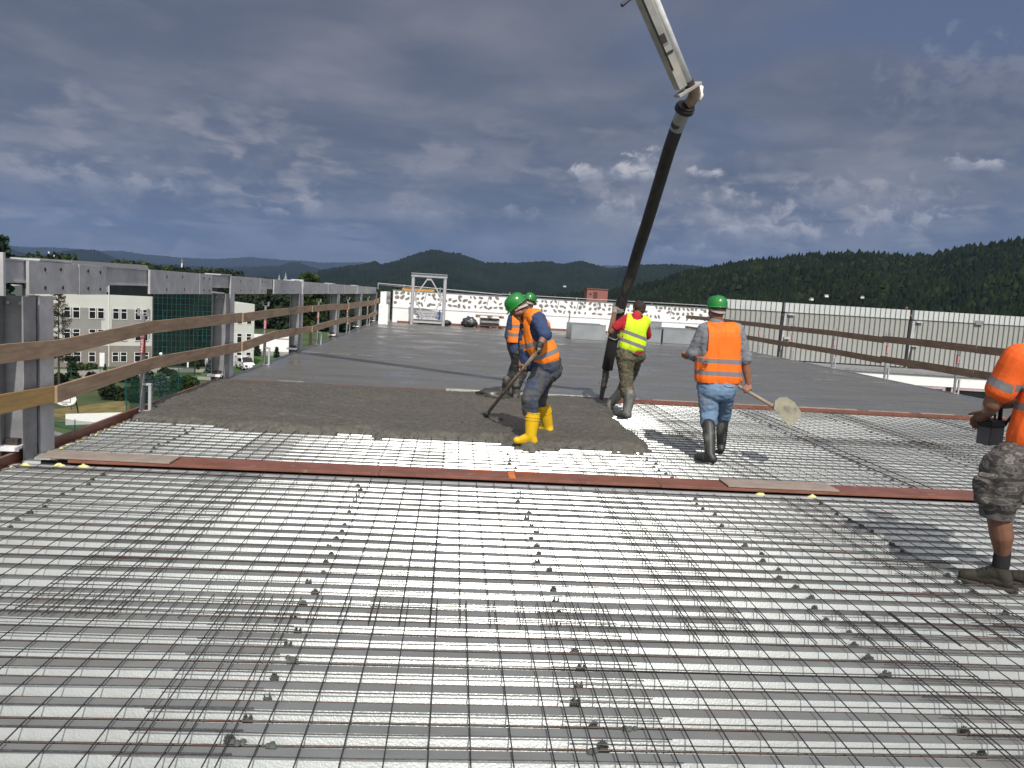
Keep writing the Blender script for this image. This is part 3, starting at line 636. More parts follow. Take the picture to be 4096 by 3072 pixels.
# ---------------------------------------------------------------- cladded building on the right
G = -12.4
M_['clad'] = mat('beige_cladding', (.33, .335, .31), .55, .1, .04, 2); M_['cladrib'] = mat('grey_rib', (.10, .105, .105), .6)
M_['parapet'] = mat('white_parapet', (.50, .52, .51), .5, 0, .04, 2); M_['glass'] = mat('dark_glass', (.012, .014, .015), .08, 0, .3, 1, spec=.8)
q0 = ony(2893, 1230, 39.9); cb = empty('clad_building', (q0.x, q0.y, 0), -YAW, 'beige ribbed metal building with white parapet beyond the right guard rail', 'building')
segs = ((0, 3.0), (3.3, 9.62), (9.98, 24))
for a, b in segs:
    w = MB().box(a, b, 0, .25, -.9, 1.575).build('wall_panel', M_['clad'], cb); rb_ = MB(); x = a+.14
    while x < b-.05: rb_.box(x-.022, x+.022, -.03, -.001, -.9, 1.57); x += .262
    rb_.build('rib', M_['cladrib'], w)
    w = MB().box(a-(.0 if a == 0 else .12), b, -.06, .2, 1.58, 2.05).build('parapet', M_['parapet'], cb); rb_ = MB(); x = a+.08
    while x < b-.05: rb_.box(x-.016, x+.016, -.085, -.061, 1.585, 2.045); x += .262
    rb_.build('rib', M_['cladrib'], w)
for x in (3.05, 9.68):
    MB().box(x, x+.1, .02, .12, -.95, 1.5).build('downpipe', M_['black'], cb)
    MB().prism([(x+.12, .0, -.5), (x+.42, .0, 1.5), (x+.16, .0, 1.5), (x+.12, 0, .2)], (0, .15, 0)).box(x+.3, x+.62, -.14, -.035, 1.42, 1.5).box(x+.2, x+.5, -.14, -.035, .18, .3).build('steel_bracket', M_['galv'], cb)
MB().box(-.42, -.12, -.1, .2, -1, 1.62).build('corner_post', M_['galv'], cb)
MB().box(13.02, 13.4, -.12, -.062, 1.5, 1.72).build('vent_box', M_['galvdark'], cb)
MB().box(2, 24, -2.4, -.05, -1.08, -.96).build('ledge_slab', M_['galvdark'], cb)
MB().box(2.6, 24, -2.3, -2.2, -1.62, -1.081).build('fascia', M_['eps'], cb)
MB().box(-.3, 24, .26, 10, -12.4, 1.4).box(2, 24, -1.9, .2, -12.4, -1.62).build('building_core', M_['plaster'], cb)
pk = mat('pink_foil', (.45, .33, .35), .6)
x = 4.2
while x < 23:
    w = MB().box(x, x+1.75, -2.2, -2.1, -3.6, -1.72).build('window', M_['glass'], cb); MB().box(x-.13, x, -2.28, -2.201, -3.6, -1.63).box(x+1.75, x+1.88, -2.28, -2.201, -3.6, -1.63).box(x, x+1.75, -2.28, -2.201, -1.75, -1.63).build('window_frame', pk, w); x += 2.3
# pink rooftop hut
d = ray(2388, 1196); pk0 = EYE+d*(120/d.y); hut = empty('rooftop_hut', (pk0.x, 120, pk0.z), -.05, 'small pink rooftop hut with flat roof beyond the white wall', 'hut')
MB().box(-1.6, 1.6, 0, 4, -12, 1.45).build('wall', mat('pink_render', (.27, .105, .085), .8), hut); MB().box(-1.7, 1.7, -.12, 4.1, 1.451, 1.58).build('roof', mat('brown_roof', (.2, .08, .06), .7), hut)
MB().box(-.62, .02, -.02, -.001, 0, 1.05).build('door', mat('brown_door', (.09, .03, .025), .6), hut); MB().box(-1.2, -.9, -.02, -.001, .55, .8).build('window', M_['glass'], hut)

# ---------------------------------------------------------------- ground and hills
M_['grass'] = overlay(mat('grass', (.045, .075, .022), .95, 0, .3, .12, bump=.3, bscale=4), (.085, .085, .03), .03, .52, .72)
bm = bmesh.new(); bmesh.ops.create_grid(bm, x_segments=2, y_segments=2, size=20000); me = bpy.data.meshes.new('ground'); bm.to_mesh(me); bm.free(); o = link('ground', me, M_['grass']); o.location = (0, 0, G); tag(o, kind='structure')
def sheet(name, pts, m, dz): 
    mb = MB(); mb.v = [tuple(onz(x, y, G))[:2]+(G+dz,) for x, y in pts]; mb.f = [tuple(range(len(pts)))]; mb.mi = [0]; o = mb.build(name, m); tag(o, kind='structure'); return o
pv = mat('pavement', (.24, .23, .21), .9, 0, .1, .5); sheet('path', [(140, 1478), (560, 1478), (600, 1470), (900, 1478), (905, 1490), (600, 1490), (880, 1512), (900, 1524), (560, 1508), (140, 1515)], pv, .02)
sheet('road', [(-60, 1372), (190, 1385), (190, 1440), (-60, 1440)], mat('asphalt', (.10, .10, .10), .9), .02)
sheet('pavement', [(930, 1400), (1200, 1412), (1180, 1424), (900, 1424)], pv, .03)
sheet('lawn', [(560, 1490), (890, 1492), (880, 1508), (590, 1502)], mat('lawn', (.05, .115, .02), .9, 0, .15, .3), .03)
sheet('lawn', [(905, 1428), (1150, 1426), (1140, 1470), (900, 1480)], mat('lawn_b', (.045, .12, .018), .9, 0, .15, .3), .03)
sheet('dry_grass', [(205, 1640), (520, 1600), (520, 1690), (205, 1690)], mat('dry_grass', (.16, .13, .045), .95, 0, .3, .8), .05)
sheet('meadow', [(930, 1300), (1480, 1296), (1480, 1345), (930, 1372)], mat('meadow', (.05, .085, .022), .95, 0, .4, .05), .04)

def hazelerp(a, b, t): return tuple(a[i]*(1-t)+b[i]*t for i in range(3))
def ridge(name, pts, D, base, m, nz, jag, step=6, rows=26, back=1.25, pw=1.15):
    """terrain whose crest has the given outline, D metres away, sloping down to the plain at base metres"""
    xs = []; x = pts[0][0]
    while x <= pts[-1][0]: xs.append(x); x += step
    v = []; grid = []; sd = len(bpy.data.objects)
    for i, x in enumerate(xs):
        for k in range(len(pts)-1):
            if pts[k][0] <= x <= pts[k+1][0]: t = (x-pts[k][0])/(pts[k+1][0]-pts[k][0]); y = pts[k][1]*(1-t)+pts[k+1][1]*t; break
        d = ray(x, y); hl = sqrt(d.x**2+d.y**2); ux, uy = d.x/hl, d.y/hl; h = H + d.z/hl*D
        h += jag*(noise.noise(V((x*.11, sd, 0)))*.6+noise.noise(V((x*.45, sd, 3)))*.5)
        col = []
        for j in range(-3, rows+1):
            if j < 0: dd = D*(1+(back-1)*(-j)/3); z = h+(G-30-h)*((-j)/3)**1.3
            else:
                t = j/rows; dd = D+(base-D)*t; z = G-6+(h-G+6)*(1-t)**pw
                am = (h-G)*nz*sin(pi*min(1, t*1.15))*.9
                z += am*(noise.noise(V((ux*dd*6/D, uy*dd*6/D, sd)))+.5*noise.noise(V((ux*dd*17/D, uy*dd*17/D, sd)))) + jag*.7*noise.noise(V((x*.3, j*1.7, sd)))
            col.append(len(v)); v.append((ux*dd, uy*dd, z))
        grid.append(col)
    f = [(grid[i][j], grid[i+1][j], grid[i+1][j+1], grid[i][j+1]) for i in range(len(grid)-1) for j in range(len(grid[0])-1)]
    me = bpy.data.meshes.new(name); me.from_pydata(v, [], f); o = link(name, me, m, smooth=True); tag(o, kind='structure')
    return v, grid
def forest(name, cols, scale): 
    m = mat(name, cols[0], .95, 0, .3, scale, col2=cols[1], fac=(.35, .68), det=8, bump=1.0, bscale=scale*9); m.node_tree.nodes['Principled BSDF'].inputs['Specular IOR Level'].default_value = .1
    m.node_tree.nodes['Bump'].inputs['Distance'].default_value = 4
    return m
H1 = [(-900, 985), (-400, 975), (0, 975), (60, 985), (130, 990), (190, 988), (250, 992), (330, 997), (400, 1003), (480, 1003), (560, 1015), (640, 1022), (720, 1030), (800, 1034), (865, 1036), (930, 1032), (1003, 1028), (1085, 1036), (1150, 1040), (1207, 1042), (1288, 1050), (1370, 1050), (1451, 1048), (1540, 1056), (1700, 1062), (2600, 1062), (3400, 1110), (4700, 1230)]
H2 = [(-900, 990), (-200, 985), (0, 986), (40, 998), (90, 1012), (180, 1020), (260, 1004), (316, 998), (384, 1000), (430, 1020), (500, 1045), (700, 1062), (860, 1072), (1028, 1067), (1117, 1063), (1166, 1048), (1200, 1050), (1231, 1063), (1288, 1078), (1420, 1090), (1700, 1110), (2600, 1150)]
H3 = [(1200, 1125), (1288, 1078), (1400, 1062), (1440, 1058), (1500, 1044), (1510, 1045), (1520, 1057), (1573, 1047), (1634, 1024), (1679, 1010), (1720, 1000), (1744, 998), (1785, 1008), (1834, 1012), (1866, 1024), (1907, 1037), (1939, 1049), (1988, 1049), (2070, 1051), (2151, 1045), (2192, 1045), (2253, 1057), (2293, 1047), (2330, 1043), (2375, 1057), (2440, 1074), (2510, 1065), (2556, 1059), (2667, 1056), (2778, 1061), (2860, 1075), (3000, 1100), (3300, 1140)]
H4 = [(2100, 1165), (2300, 1148), (2450, 1128), (2600, 1105), (2741, 1072), (2833, 1060), (2900, 1043), (2963, 1030), (3100, 1018), (3196, 1003), (3293, 998), (3365, 993), (3438, 994), (3510, 996), (3558, 1001), (3606, 1006), (3625, 1014), (3640, 1004), (3703, 1003), (3717, 1013), (3742, 998), (3799, 984), (3872, 969), (3944, 962), (4016, 950), (4096, 941), (4300, 925), (4600, 930), (4900, 960), (5300, 1000)]
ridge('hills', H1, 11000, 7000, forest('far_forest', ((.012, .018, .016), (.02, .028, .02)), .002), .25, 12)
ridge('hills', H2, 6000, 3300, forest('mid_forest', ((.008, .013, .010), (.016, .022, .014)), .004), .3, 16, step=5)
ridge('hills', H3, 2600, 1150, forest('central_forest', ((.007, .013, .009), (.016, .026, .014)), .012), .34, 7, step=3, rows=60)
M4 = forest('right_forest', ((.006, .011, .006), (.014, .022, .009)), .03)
M4 = overlay(M4, (.055, .045, .032), .008, .66, .74)
H4 = [(x, y+(20 if x > 2700 else 34)) for x, y in H4]
v4, g4 = ridge('hills', H4, 900, 330, M4, .30, 2, step=5, rows=70)
def cones(name, places, m, label, cat, kind=None):
    mb = MB()
    for (x, y, z, h, r) in places:
        k = len(mb.v); n = 5; a0 = rnd.random()*6
        for (zz, q) in ((.12, 1.), (.45, .62), (.42, .8), (.75, .35)):
            for j in range(n): a = a0+2*pi*j/n; rr = r*q*rnd.uniform(.75, 1.2); mb.v.append((x+cos(a)*rr, y+sin(a)*rr, z+h*zz*rnd.uniform(.95, 1.05)))
        mb.v.append((x, y, z+h))
        for j in range(n):
            j2 = (j+1) % n
            mb.f += [(k+j, k+j2, k+n+j2, k+n+j), (k+2*n+j, k+2*n+j2, k+3*n+j2, k+3*n+j), (k+3*n+j, k+3*n+j2, k+4*n)]; mb.mi += [0]*3
    me = bpy.data.meshes.new(name); me.from_pydata(mb.v, [], mb.f); o = link(name, me, m); tag(o, label, cat, kind=kind); return o
def on_grid(v, g, n, hmin, hmax, jmax, ridge_bias=0, imin=0):
    out = []
    for _ in range(n):
        i = rnd.randrange(imin, len(g)-1); t = rnd.random()**(1+ridge_bias); j = 3+int(t*(jmax-1)); a, b = V(v[g[i][j]]), V(v[g[i+1][j+1 if j+1 < len(g[0]) else j]]); s = rnd.random(); p = a.lerp(b, s)
        h = rnd.uniform(hmin, hmax); out.append((p.x, p.y, p.z-h*.35, h, h*rnd.uniform(.26, .42)))
    return out
fm1 = mat('conifer_foliage', (.006, .011, .007), .95, 0, .3, .02, col2=(.014, .022, .011), spec=.1); fm2 = mat('broadleaf_foliage', (.011, .019, .008), .95, 0, .3, .03, col2=(.020, .030, .011), spec=.1)
cones('forest', on_grid(v4, g4, 14000, 4, 9, 67), fm1, 'dark conifer forest covering the hill on the right', 'forest', 'stuff')
cones('forest', [(x, y, z, h*.75, r*1.7) for x, y, z, h, r in on_grid(v4, g4, 4500, 5, 9, 68)], fm2, 'lighter green broadleaf trees among the conifers on the right hill', 'forest', 'stuff')
# cottages at the foot of the hill
for i, (x, y, lab) in enumerate(((3305, 1185, 'tiny white cottage at the foot of the right hill'), (3245, 1198, 'tiny pale cottage left of the white one at the hill foot'), (2258, 1147, 'tiny white house far off below the central hill'), (3450, 1190, 'tiny pale cottage among the trees, right one'))):
    D = 470 if i != 2 else 1300; p = EYE+ray(x, y)*D; s_ = .6 if i != 2 else 1.4
    c = empty('cottage', p, .3*i, lab, 'cottage'); MB().box(-1.6*s_, 1.6*s_, -1.2*s_, 1.2*s_, -.5, .9*s_).build('wall', M_['bwhite'], c); MB().prism([(-1.8*s_, -1.4*s_, .9*s_), (-1.8*s_, 1.4*s_, .9*s_), (-1.8*s_, 0, 1.7*s_)], (3.6*s_, 0, 0)).build('roof', M_['galvdark'], c)

# ---------------------------------------------------------------- trees
M_['bark'] = mat('bark', (.06, .045, .03), .9)
def leafm(name, a, b, sc=1.2):
    m = mat(name, a, .85, 0, .2, sc, col2=b, fac=(.3, .7), spec=.2); return m
LF = {'spruce': leafm('spruce_foliage', (.012, .028, .014), (.03, .055, .025)), 'blue': leafm('blue_spruce_foliage', (.05, .075, .07), (.10, .13, .12)), 'leaf': leafm('leaf_foliage', (.016, .032, .008), (.042, .066, .016)), 'dark': leafm('dark_foliage', (.008, .017, .007), (.022, .034, .012)), 'dead': leafm('dry_foliage', (.05, .04, .025), (.13, .06, .04)), 'young': leafm('young_foliage', (.06, .11, .015), (.11, .17, .03))}
def tree(base, h, w, kind='leaf', conif=False, label='', cat='tree', group=None, n=900, leaf=None, rn=None):
    rn = random.Random(int(abs(base[0]*37+base[1]*11+h*5))+1); t = empty('conifer' if conif else ('bush' if cat == 'bush' else 'tree'), base, 0, label, cat, group)
    leaf = leaf or h*(.065 if conif else .035); mb = MB(); lb = MB()
    if cat != 'bush' or h > 3: lb.tube([(0, 0, -.2), (0, 0, h*.5), (0, 0, h*(.97 if conif else .75))], [h*.018+.03, h*.012+.02, .012], 7)
    def lf(c, s):
        a = V((rn.gauss(0, 1), rn.gauss(0, 1), rn.gauss(0, 1))).normalized(); b = a.orthogonal().normalized(); a = (b.cross(V((rn.random(), rn.random(), rn.random())))).normalized()
        k = len(mb.v); c = V(c); mb.v += [tuple(c-a*s-b*s*.6), tuple(c+a*s-b*s*.5), tuple(c+a*s*.7+b*s), tuple(c-a*s*.8+b*s*.7)]; mb.f.append((k, k+1, k+2, k+3)); mb.mi.append(0)
    if conif:
        lay = max(7, int(h*2.2)); per = max(5, int(w*3)+4); q = max(5, int(n*1.6/(lay*per)))
        for i in range(lay):
            tt = (i+.3)/lay; z = h*(.06+.92*tt); r = w/2*(1-tt)**.85
            for j in range(per):
                a = rn.random()*6.28; rr = r*rn.uniform(.65, 1.15); lb.tube([(0, 0, z), (cos(a)*rr*.9, sin(a)*rr*.9, z-rr*.22)], [.02, .006], 4, caps=False)
                for _ in range(q):
                    u = rn.random()**.6; lf((cos(a)*rr*u+rn.gauss(0, leaf*.7), sin(a)*rr*u+rn.gauss(0, leaf*.7), z-rr*u*.28+rn.gauss(0, leaf*.35)), leaf*rn.uniform(.5, 1))
        for _ in range(8): lf((rn.gauss(0, .03), rn.gauss(0, .03), h*rn.uniform(.93, 1)), leaf*.5)
    else:
        nc = max(7, int(w*h*.5)+6); nc = min(nc, 42); q = int(n/nc)
        for i in range(nc):
            a = rn.random()*6.28; u = rn.random()**.5; zc_ = h*(.42 if cat != 'bush' else .15)+rn.random()*h*(.5 if cat != 'bush' else .72); rr = w/2*u*.78*sqrt(max(.05, 1-((zc_/h-.6)/.5)**2)) if cat != 'bush' else w/2*u*.85*sqrt(max(.05, 1-(zc_/h)**2))
            c = V((cos(a)*rr, sin(a)*rr, zc_)); cr = w*rn.uniform(.12, .22)
            if cat != 'bush': lb.tube([(0, 0, h*.3), tuple(c*.9)], [h*.008, .01], 4, caps=False)
            for _ in range(q):
                dv = V((rn.gauss(0, 1), rn.gauss(0, 1), rn.gauss(0, .8))).normalized()*cr*rn.uniform(.55, 1.05); lf(c+dv, leaf*rn.uniform(.6, 1.2))
    if lb.v: lb.build('trunk', M_['bark'], t)
    me = bpy.data.meshes.new('crown'); me.from_pydata(mb.v, [], mb.f); link('crown', me, LF[kind], t)
    return t
def gpos(x, y): p = onz(x, y, G); return (p.x, p.y, G)
def hpx(x, y, ytop): p = onz(x, y, G); return (y-ytop)/F*(p-EYE).dot(fw)
for (x, y, yt, wpx, kind, con, lab, n) in (
    (290, 1512, 1425, 44, 'spruce', True, 'dark green spruce in front of the grey school wall', 1600),
    (645, 1582, 1488, 75, 'blue', True, 'bluish silver spruce below the guard rail, largest', 2600),
    (590, 1560, 1480, 50, 'blue', True, 'bluish spruce left of the largest silver spruce', 1600),
    (540, 1566, 1484, 55, 'spruce', True, 'dark spruce beside the green net', 1600),
    (838, 1492, 1430, 36, 'blue', True, 'small bluish spruce in front of the glass facade, left one', 1200),
    (884, 1492, 1428, 36, 'blue', True, 'small bluish spruce in front of the glass facade, right one', 1200),
    (1028, 1424, 1370, 36, 'spruce', True, 'small dark spruce in front of the low white building', 1000),
    (1106, 1432, 1386, 28, 'spruce', True, 'smallest spruce on the lawn by the low white building', 900),
    (778, 1500, 1432, 46, 'leaf', False, 'small round green tree in front of the glass facade', 1200),
    (420, 1482, 1455, 14, 'spruce', True, 'tiny spruce by the white door', 500),
    (975, 1480, 1428, 30, 'spruce', True, 'dark spruce behind the parked van', 900)):
    tree(gpos(x, y), hpx(x, y, yt), wpx/F*onz(x, y, G).y, kind, con, lab, n=n)
for (x, y, yt, wpx, kind, lab) in ((750, 1578, 1500, 110, 'leaf', 'wide green bush by the edge of the fresh concrete'), (700, 1570, 1500, 80, 'leaf', 'green bush left of the wide one'), (610, 1530, 1488, 70, 'dark', 'dark bush between spruces'), (500, 1530, 1492, 80, 'dark', 'dark bush below the second board'), (400, 1545, 1500, 110, 'dark', 'dark hedge bush in front of the path'), (330, 1560, 1510, 90, 'dark', 'dark bush right of the dead spruce'), (250, 1560, 1500, 80, 'dark', 'dark bush behind the yellow pole'), (25, 1550, 1455, 90, 'dark', 'dark bush at the left frame edge'), (450, 1598, 1552, 130, 'dark', 'dark bush above the dry grass'), (560, 1612, 1572, 100, 'dark', 'dark bush behind the green net'), (1130, 1462, 1436, 50, 'dark', 'low juniper at the slab edge behind the column'), (655, 1502, 1486, 120, 'dark', 'low dark hedge in front of the glass facade'), (340, 1478, 1468, 120, 'leaf', 'low green hedge along the school wall')):
    tree(gpos(x, y), hpx(x, y, yt), wpx/F*onz(x, y, G).y, kind, False, lab, cat='bush', n=1300, leaf=.16)
# tall dry spruce
p = gpos(236, 1590); t = empty('dry_spruce', p, 0, 'tall dying spruce with reddish top beside the nearest column', 'tree'); hh = hpx(236, 1590, 1160); tb = MB(); lb_ = MB(); tb.tube([(0, 0, 0), (0, 0, hh)], [.14, .02], 6); rn = random.Random(5)
for i in range(150):
    z = hh*rn.uniform(.35, 1); a = rn.random()*6.28; r = 2.3*(1-(z/hh))**.6+.28; tb.tube([(0, 0, z), (cos(a)*r*.6, sin(a)*r*.6, z-.12*r), (cos(a)*r, sin(a)*r, z+.15*r)], [.03, .02, .008], 4, caps=False)
    for _ in range(26):
        u = rn.uniform(.25, 1); c = V((cos(a)*r*u+rn.gauss(0, .06), sin(a)*r*u+rn.gauss(0, .06), z+rn.gauss(-.05, .08))); s_ = .07; k = len(lb_.v); e1 = V((rn.gauss(0, 1), rn.gauss(0, 1), rn.gauss(0, 1))).normalized()*s_; e2 = e1.orthogonal().normalized()*s_*.6; lb_.v += [tuple(c-e1), tuple(c+e2), tuple(c+e1), tuple(c-e2)]; lb_.f.append((k, k+1, k+2, k+3)); lb_.mi.append(1 if z > hh*.8 and rn.random() < .7 else 0)
tb.build('trunk', M_['bark'], t); lb_.build('crown', [LF['dark'], LF['dead']], t)
# trees seen over the steel beam
def tree_top(x, yt, D, w, kind, con, lab, n=700):
    d = ray(x, yt); hl = sqrt(d.x**2+d.y**2); px, py = d.x/hl*D, d.y/hl*D; zt = H+d.z/hl*D; tree((px, py, G), zt-G, w, kind, con, lab, n=n, leaf=.5)
names = 'first second third fourth fifth sixth seventh eighth ninth tenth eleventh twelfth thirteenth fourteenth fifteenth sixteenth seventeenth'.split()
lst = [(5, 938, 150, 3.2, 'spruce', True), (82, 1016, 260, 7, 'dark', False), (104, 1013, 255, 6, 'leaf', False), (124, 1006, 262, 6, 'dark', False), (148, 1008, 250, 7, 'leaf', False), (178, 1016, 262, 7, 'dark', False), (242, 1005, 240, 9, 'dark', False), (258, 1012, 236, 6, 'leaf', False), (490, 1033, 270, 8, 'leaf', False), (520, 1032, 275, 8, 'dark', False), (548, 1036, 262, 8, 'leaf', False), (585, 1046, 270, 8, 'dark', False), (625, 1052, 280, 9, 'dark', False), (665, 1058, 282, 9, 'leaf', False), (780, 1066, 300, 10, 'dark', False), (850, 1070, 300, 11, 'leaf', False), (900, 1074, 310, 10, 'dark', False)]
for i, a in enumerate(lst): tree_top(*a, ('tall dark spruce tip at the left frame edge above the beam' if i == 0 else names[i-1]+' from the left of the trees rising above the steel beam'))
for i in range(26):
    x = 440+i*20+rnd.uniform(-6, 6); tree_top(x, 1046+(x-440)*.065+rnd.uniform(-5, 6), 300+rnd.uniform(-10, 30), 9, 'dark', False, 'dark tree in the far row showing just above the steel beam', n=400)
    bpy.data.objects[-1]
for ob in bpy.data.objects:
    if ob.get('label') == 'dark tree in the far row showing just above the steel beam': ob['group'] = 'far row of dark trees above the beam'
tree_top(1250, 1082, 150, 4.6, 'leaf', False, 'airy rounded tree standing above the beam left of the centre', n=2600)
tree_top(1075, 1103, 240, 5, 'dark', False, 'small dark tree top above the beam left of the church towers')
# wooded slope behind the school
mb = MB(); rn = random.Random(11)
for i in range(430):
    x = rn.uniform(930, 1600); D = rn.uniform(232, 330); d = ray(x, 1200); hl = sqrt(d.x**2+d.y**2); bx, by = d.x/hl*D, d.y/hl*D; hgt = rn.uniform(6, 11); gz = G+max(0, (D-235)*.03)
    for _ in range(9):
        c0_ = V((bx+rn.gauss(0, 1.6), by+rn.gauss(0, 1.6), gz+hgt*rn.uniform(.15, 1)))
        for _ in range(16):
            dv = V((rn.gauss(0, 1), rn.gauss(0, 1), rn.gauss(0, 1))).normalized()*rn.uniform(.8, 1.5); c = c0_+dv; s_ = .55; e1 = V((rn.gauss(0, 1), rn.gauss(0, 1), rn.gauss(0, 1))).normalized()*s_; e2 = e1.orthogonal().normalized()*s_; k = len(mb.v); mb.v += [tuple(c-e1), tuple(c+e2), tuple(c+e1), tuple(c-e2)]; mb.f.append((k, k+1, k+2, k+3)); mb.mi.append(0)
me = bpy.data.meshes.new('woodland'); me.from_pydata(mb.v, [], mb.f); o = link('woodland', me, LF['dark']); tag(o, 'dark woodland behind the steel columns on the left', 'woodland', kind='stuff')

# ---------------------------------------------------------------- buildings on the left
P0 = onz(430, 1467, G); az = R(57.8); dF = V((sin(az), cos(az), 0)); rzF = atan2(dF.y, dF.x)
sch = empty('school_building', (P0.x, P0.y, 0), rzF, 'cream and grey three-storey building with a dark glass front', 'building')
mcream = mat('cream_render', (.50, .51, .47), .85, 0, .03, .4); mgrey = mat('grey_render', (.24, .24, .225), .85, 0, .05, .5); mbr = mat('grey_brown_cladding', (.21, .19, .165), .85, 0, .08, 1)
MB().box(-9, 6.05, .05, 14, G, -1.9).build('wall', mcream, sch)
MB().box(-5.75, -.85, -.02, .049, -8.15, -3.9).box(.55, 5.75, -.02, .049, -8.15, -3.9).build('grey_panel', mgrey, sch)
MB().box(-9, 5.95, -.03, .048, G, -9.3).build('ground_floor_cladding', mbr, sch)
MB().box(.35, 6.0, .25, 12, -1.9, -.15).box(-8.9, .3, .25, 12, -1.9, -1.55).build('attic_window_band', M_['glass'], sch)
MB().box(-8.9, .3, .35, 12, -1.549, -.16).build('attic_wall', mgrey, sch)
MB().box(-9.1, 6.5, -.1, 13, -.149, .05).build('roof_edge', M_['galvdark'], sch)
MB().prism([(-9, .2, .051), (-9, 13, .051), (-9, 9.5, 2.75), (-9, 6.0, 2.75)], (15.5, 0, 0)).build('roof', mat('grey_roof', (.09, .095, .10), .6), sch)
MB().box(.12, .2, -.12, -.04, G, -.2).build('downpipe', M_['bwhite'], sch)
def win(parent, x0, x1, z0, z1, y=-.03):
    g = MB().box(x0, x1, y-.02, y, z0, z1).build('window', M_['glass'], parent)
    t = .07; MB().box(x0-t, x0, y-.07, y-.0, z0-t, z1+t).box(x1, x1+t, y-.07, y, z0-t, z1+t).box(x0, x1, y-.07, y, z0-t, z0).box(x0, x1, y-.07, y, z1, z1+t*.4).box(x0, x1, y-.06, y-.021, z1-.5, z1-.43).build('window_frame', M_['bwhite'], g)
for s0, s1 in ((-5.5, -4.8), (-4.4, -3.62), (-2.35, -1.6), (-1.2-.05, -.5), (.72, 1.45), (1.8, 2.52), (3.7, 4.4), (4.75, 5.4)):
    for z1 in (-3.9, -7.0): win(sch, s0, s1, z1-1.48, z1)
for s0, s1 in ((-8.3, -7.6), (-5.5, -4.65), (-4.35, -3.5), (-2.4, -1.65), (.65, 1.4), (1.75, 2.5), (3.65, 4.4), (4.9, 5.5)): win(sch, s0, s1, -11.65, -10.28, -.035)
MB().box(-1.05, -.4, -.10, -.031, G+.05, -10.35).build('door', M_['bwhite'], sch)
gl = MB().box(6.1, 16.4, -.35, 10, G, -1.0).build('glass_front', mat('green_glass', (.005, .010, .009), .08, 0, .8, .35, spec=.5, col2=(.014, .022, .020)), sch)
mg = MB(); x = 6.1
while x < 16.5: mg.box(x-.022, x+.022, -.41, -.351, G, -1.0); x += .644
z = -1.05
while z > G: mg.box(6.1, 16.4, -.40, -.352, z-.022, z+.022); z -= .93
mg.build('mullion', mat('teal_frame', (.008, .075, .065), .5), gl)
for (a, b) in ((7.4, -5.2), (7.4, -8.4), (7.4, -10.6), (11.8, -5.1), (13.2, -5.1), (11.8, -8.3), (13.2, -8.3), (14.8, -8.2)):
    MB().box(a, a+.06, -.46, -.411, b, b+1.3).box(a+.55, a+.61, -.46, -.411, b, b+1.3).box(a+.06, a+.55, -.46, -.411, b, b+.06).box(a+.06, a+.55, -.46, -.411, b+1.24, b+1.3).build('opening_light', bpy.data.materials['teal_frame'], gl)
MB().box(6.0, 16.5, -.45, 10, -.999, -.8).build('roof_edge', M_['galvdark'], sch)
w2 = MB().box(16.8, 21.3, -.1, 9, G, -2.4).build('side_wall', mcream, sch)
for s in (17.4, 18.6, 20.1):
    for z1 in (-4.2, -7.2, -10.2): win(sch, s, s+.7, z1-1.4, z1, -.102)
MB().box(9.4, 10.6, -1.8, -.47, -10.7, -10.45).box(11, 13, -2.4, -.47, -10.9, -10.7).build('entrance_canopy', M_['bwhite'], sch)
MB().box(10.6, 10.8, -2.0, -1.8, G, -10.9).box(13.6, 14.3, -1.6, -.47, G, -11).build('entrance_pier', M_['bwhite'], sch)
# white building at the frame edge
p = onz(47, 1368, G); wb = empty('white_building', (p.x, p.y, 0), rzF-.25, 'white building with balconies cut by the left frame edge', 'building')
MB().box(-14, 0, 0, 10, G, -2.2).build('wall', mat('white_render', (.55, .56, .52), .8), wb)
for z in (-4.4, -7.9): MB().box(-4.5, -.75, -.03, -.001, z-2.7, z).build('balcony_opening', M_['glass'], wb); MB().box(-4.5, -1.0, -.6, -.031, z-2.8, z-1.6).build('balcony_front', mat('teal_panel', (.03, .16, .17), .3) if z > -5 else M_['galvdark'], wb)
MB().box(-4.5, 0, -1.4, -1.35, -11.4, -10.6).build('railing', M_['galvdark'], wb)
# low white building and lane
p = onz(1000, 1402, G); lw = empty('low_building', (p.x, p.y, 0), .12, 'low white flat-roofed building beyond the lawn', 'building')
MB().box(0, 8.6, 0, 8, G, -9.75).build('wall', M_['eps'], lw); MB().box(-3.5, -.01, -1, 5, G, -10.5).build('side_wing', mcream, lw)
MB().box(.5, 1.6, -.04, -.001, -11.2, -10.6).box(.4, 1.4, -.04, -.001, -12.0, -11.5).build('window', M_['glass'], lw); MB().box(-.2, 8.8, -.2, 8.1, -9.749, -9.62).build('roof_edge', M_['bwhite'], lw)
# old wall, church, small buildings over the beam
d = ray(243, 1032); D = 300; hb = empty('flat_house', (d.x*D/d.y, D, 0), .5, 'pale block behind the trees above the left beam', 'building'); MB().box(-3.6, 3.6, 0, 6, G, H+.0+ (ray(243, 1033).z/d.y)*D).build('wall', mcream, hb)
ch = empty('church', (0, 0, 0), 0, 'distant church with two pale pointed towers above the beam', 'church'); D = 900
for x, y in ((1117, 1094), (1143, 1087)):
    d = ray(x, y); tx = d.x/d.y*D; zt = H+d.z/d.y*D
    MB().box(tx-1.3, tx+1.3, D-1.3, D+1.3, G, zt-8.2).build('tower', mat('church_stone', (.22, .24, .24), .8), ch)
    MB().lathe([(1.9, zt-8.2), (1.3, zt-6), (.85, zt-4.8), (.9, zt-4.2), (.35, zt-2.2), (.05, zt)], (tx, D, 0), 8).build('spire', mat('copper_spire', (.20, .26, .26), .6), ch)
    xr = tx
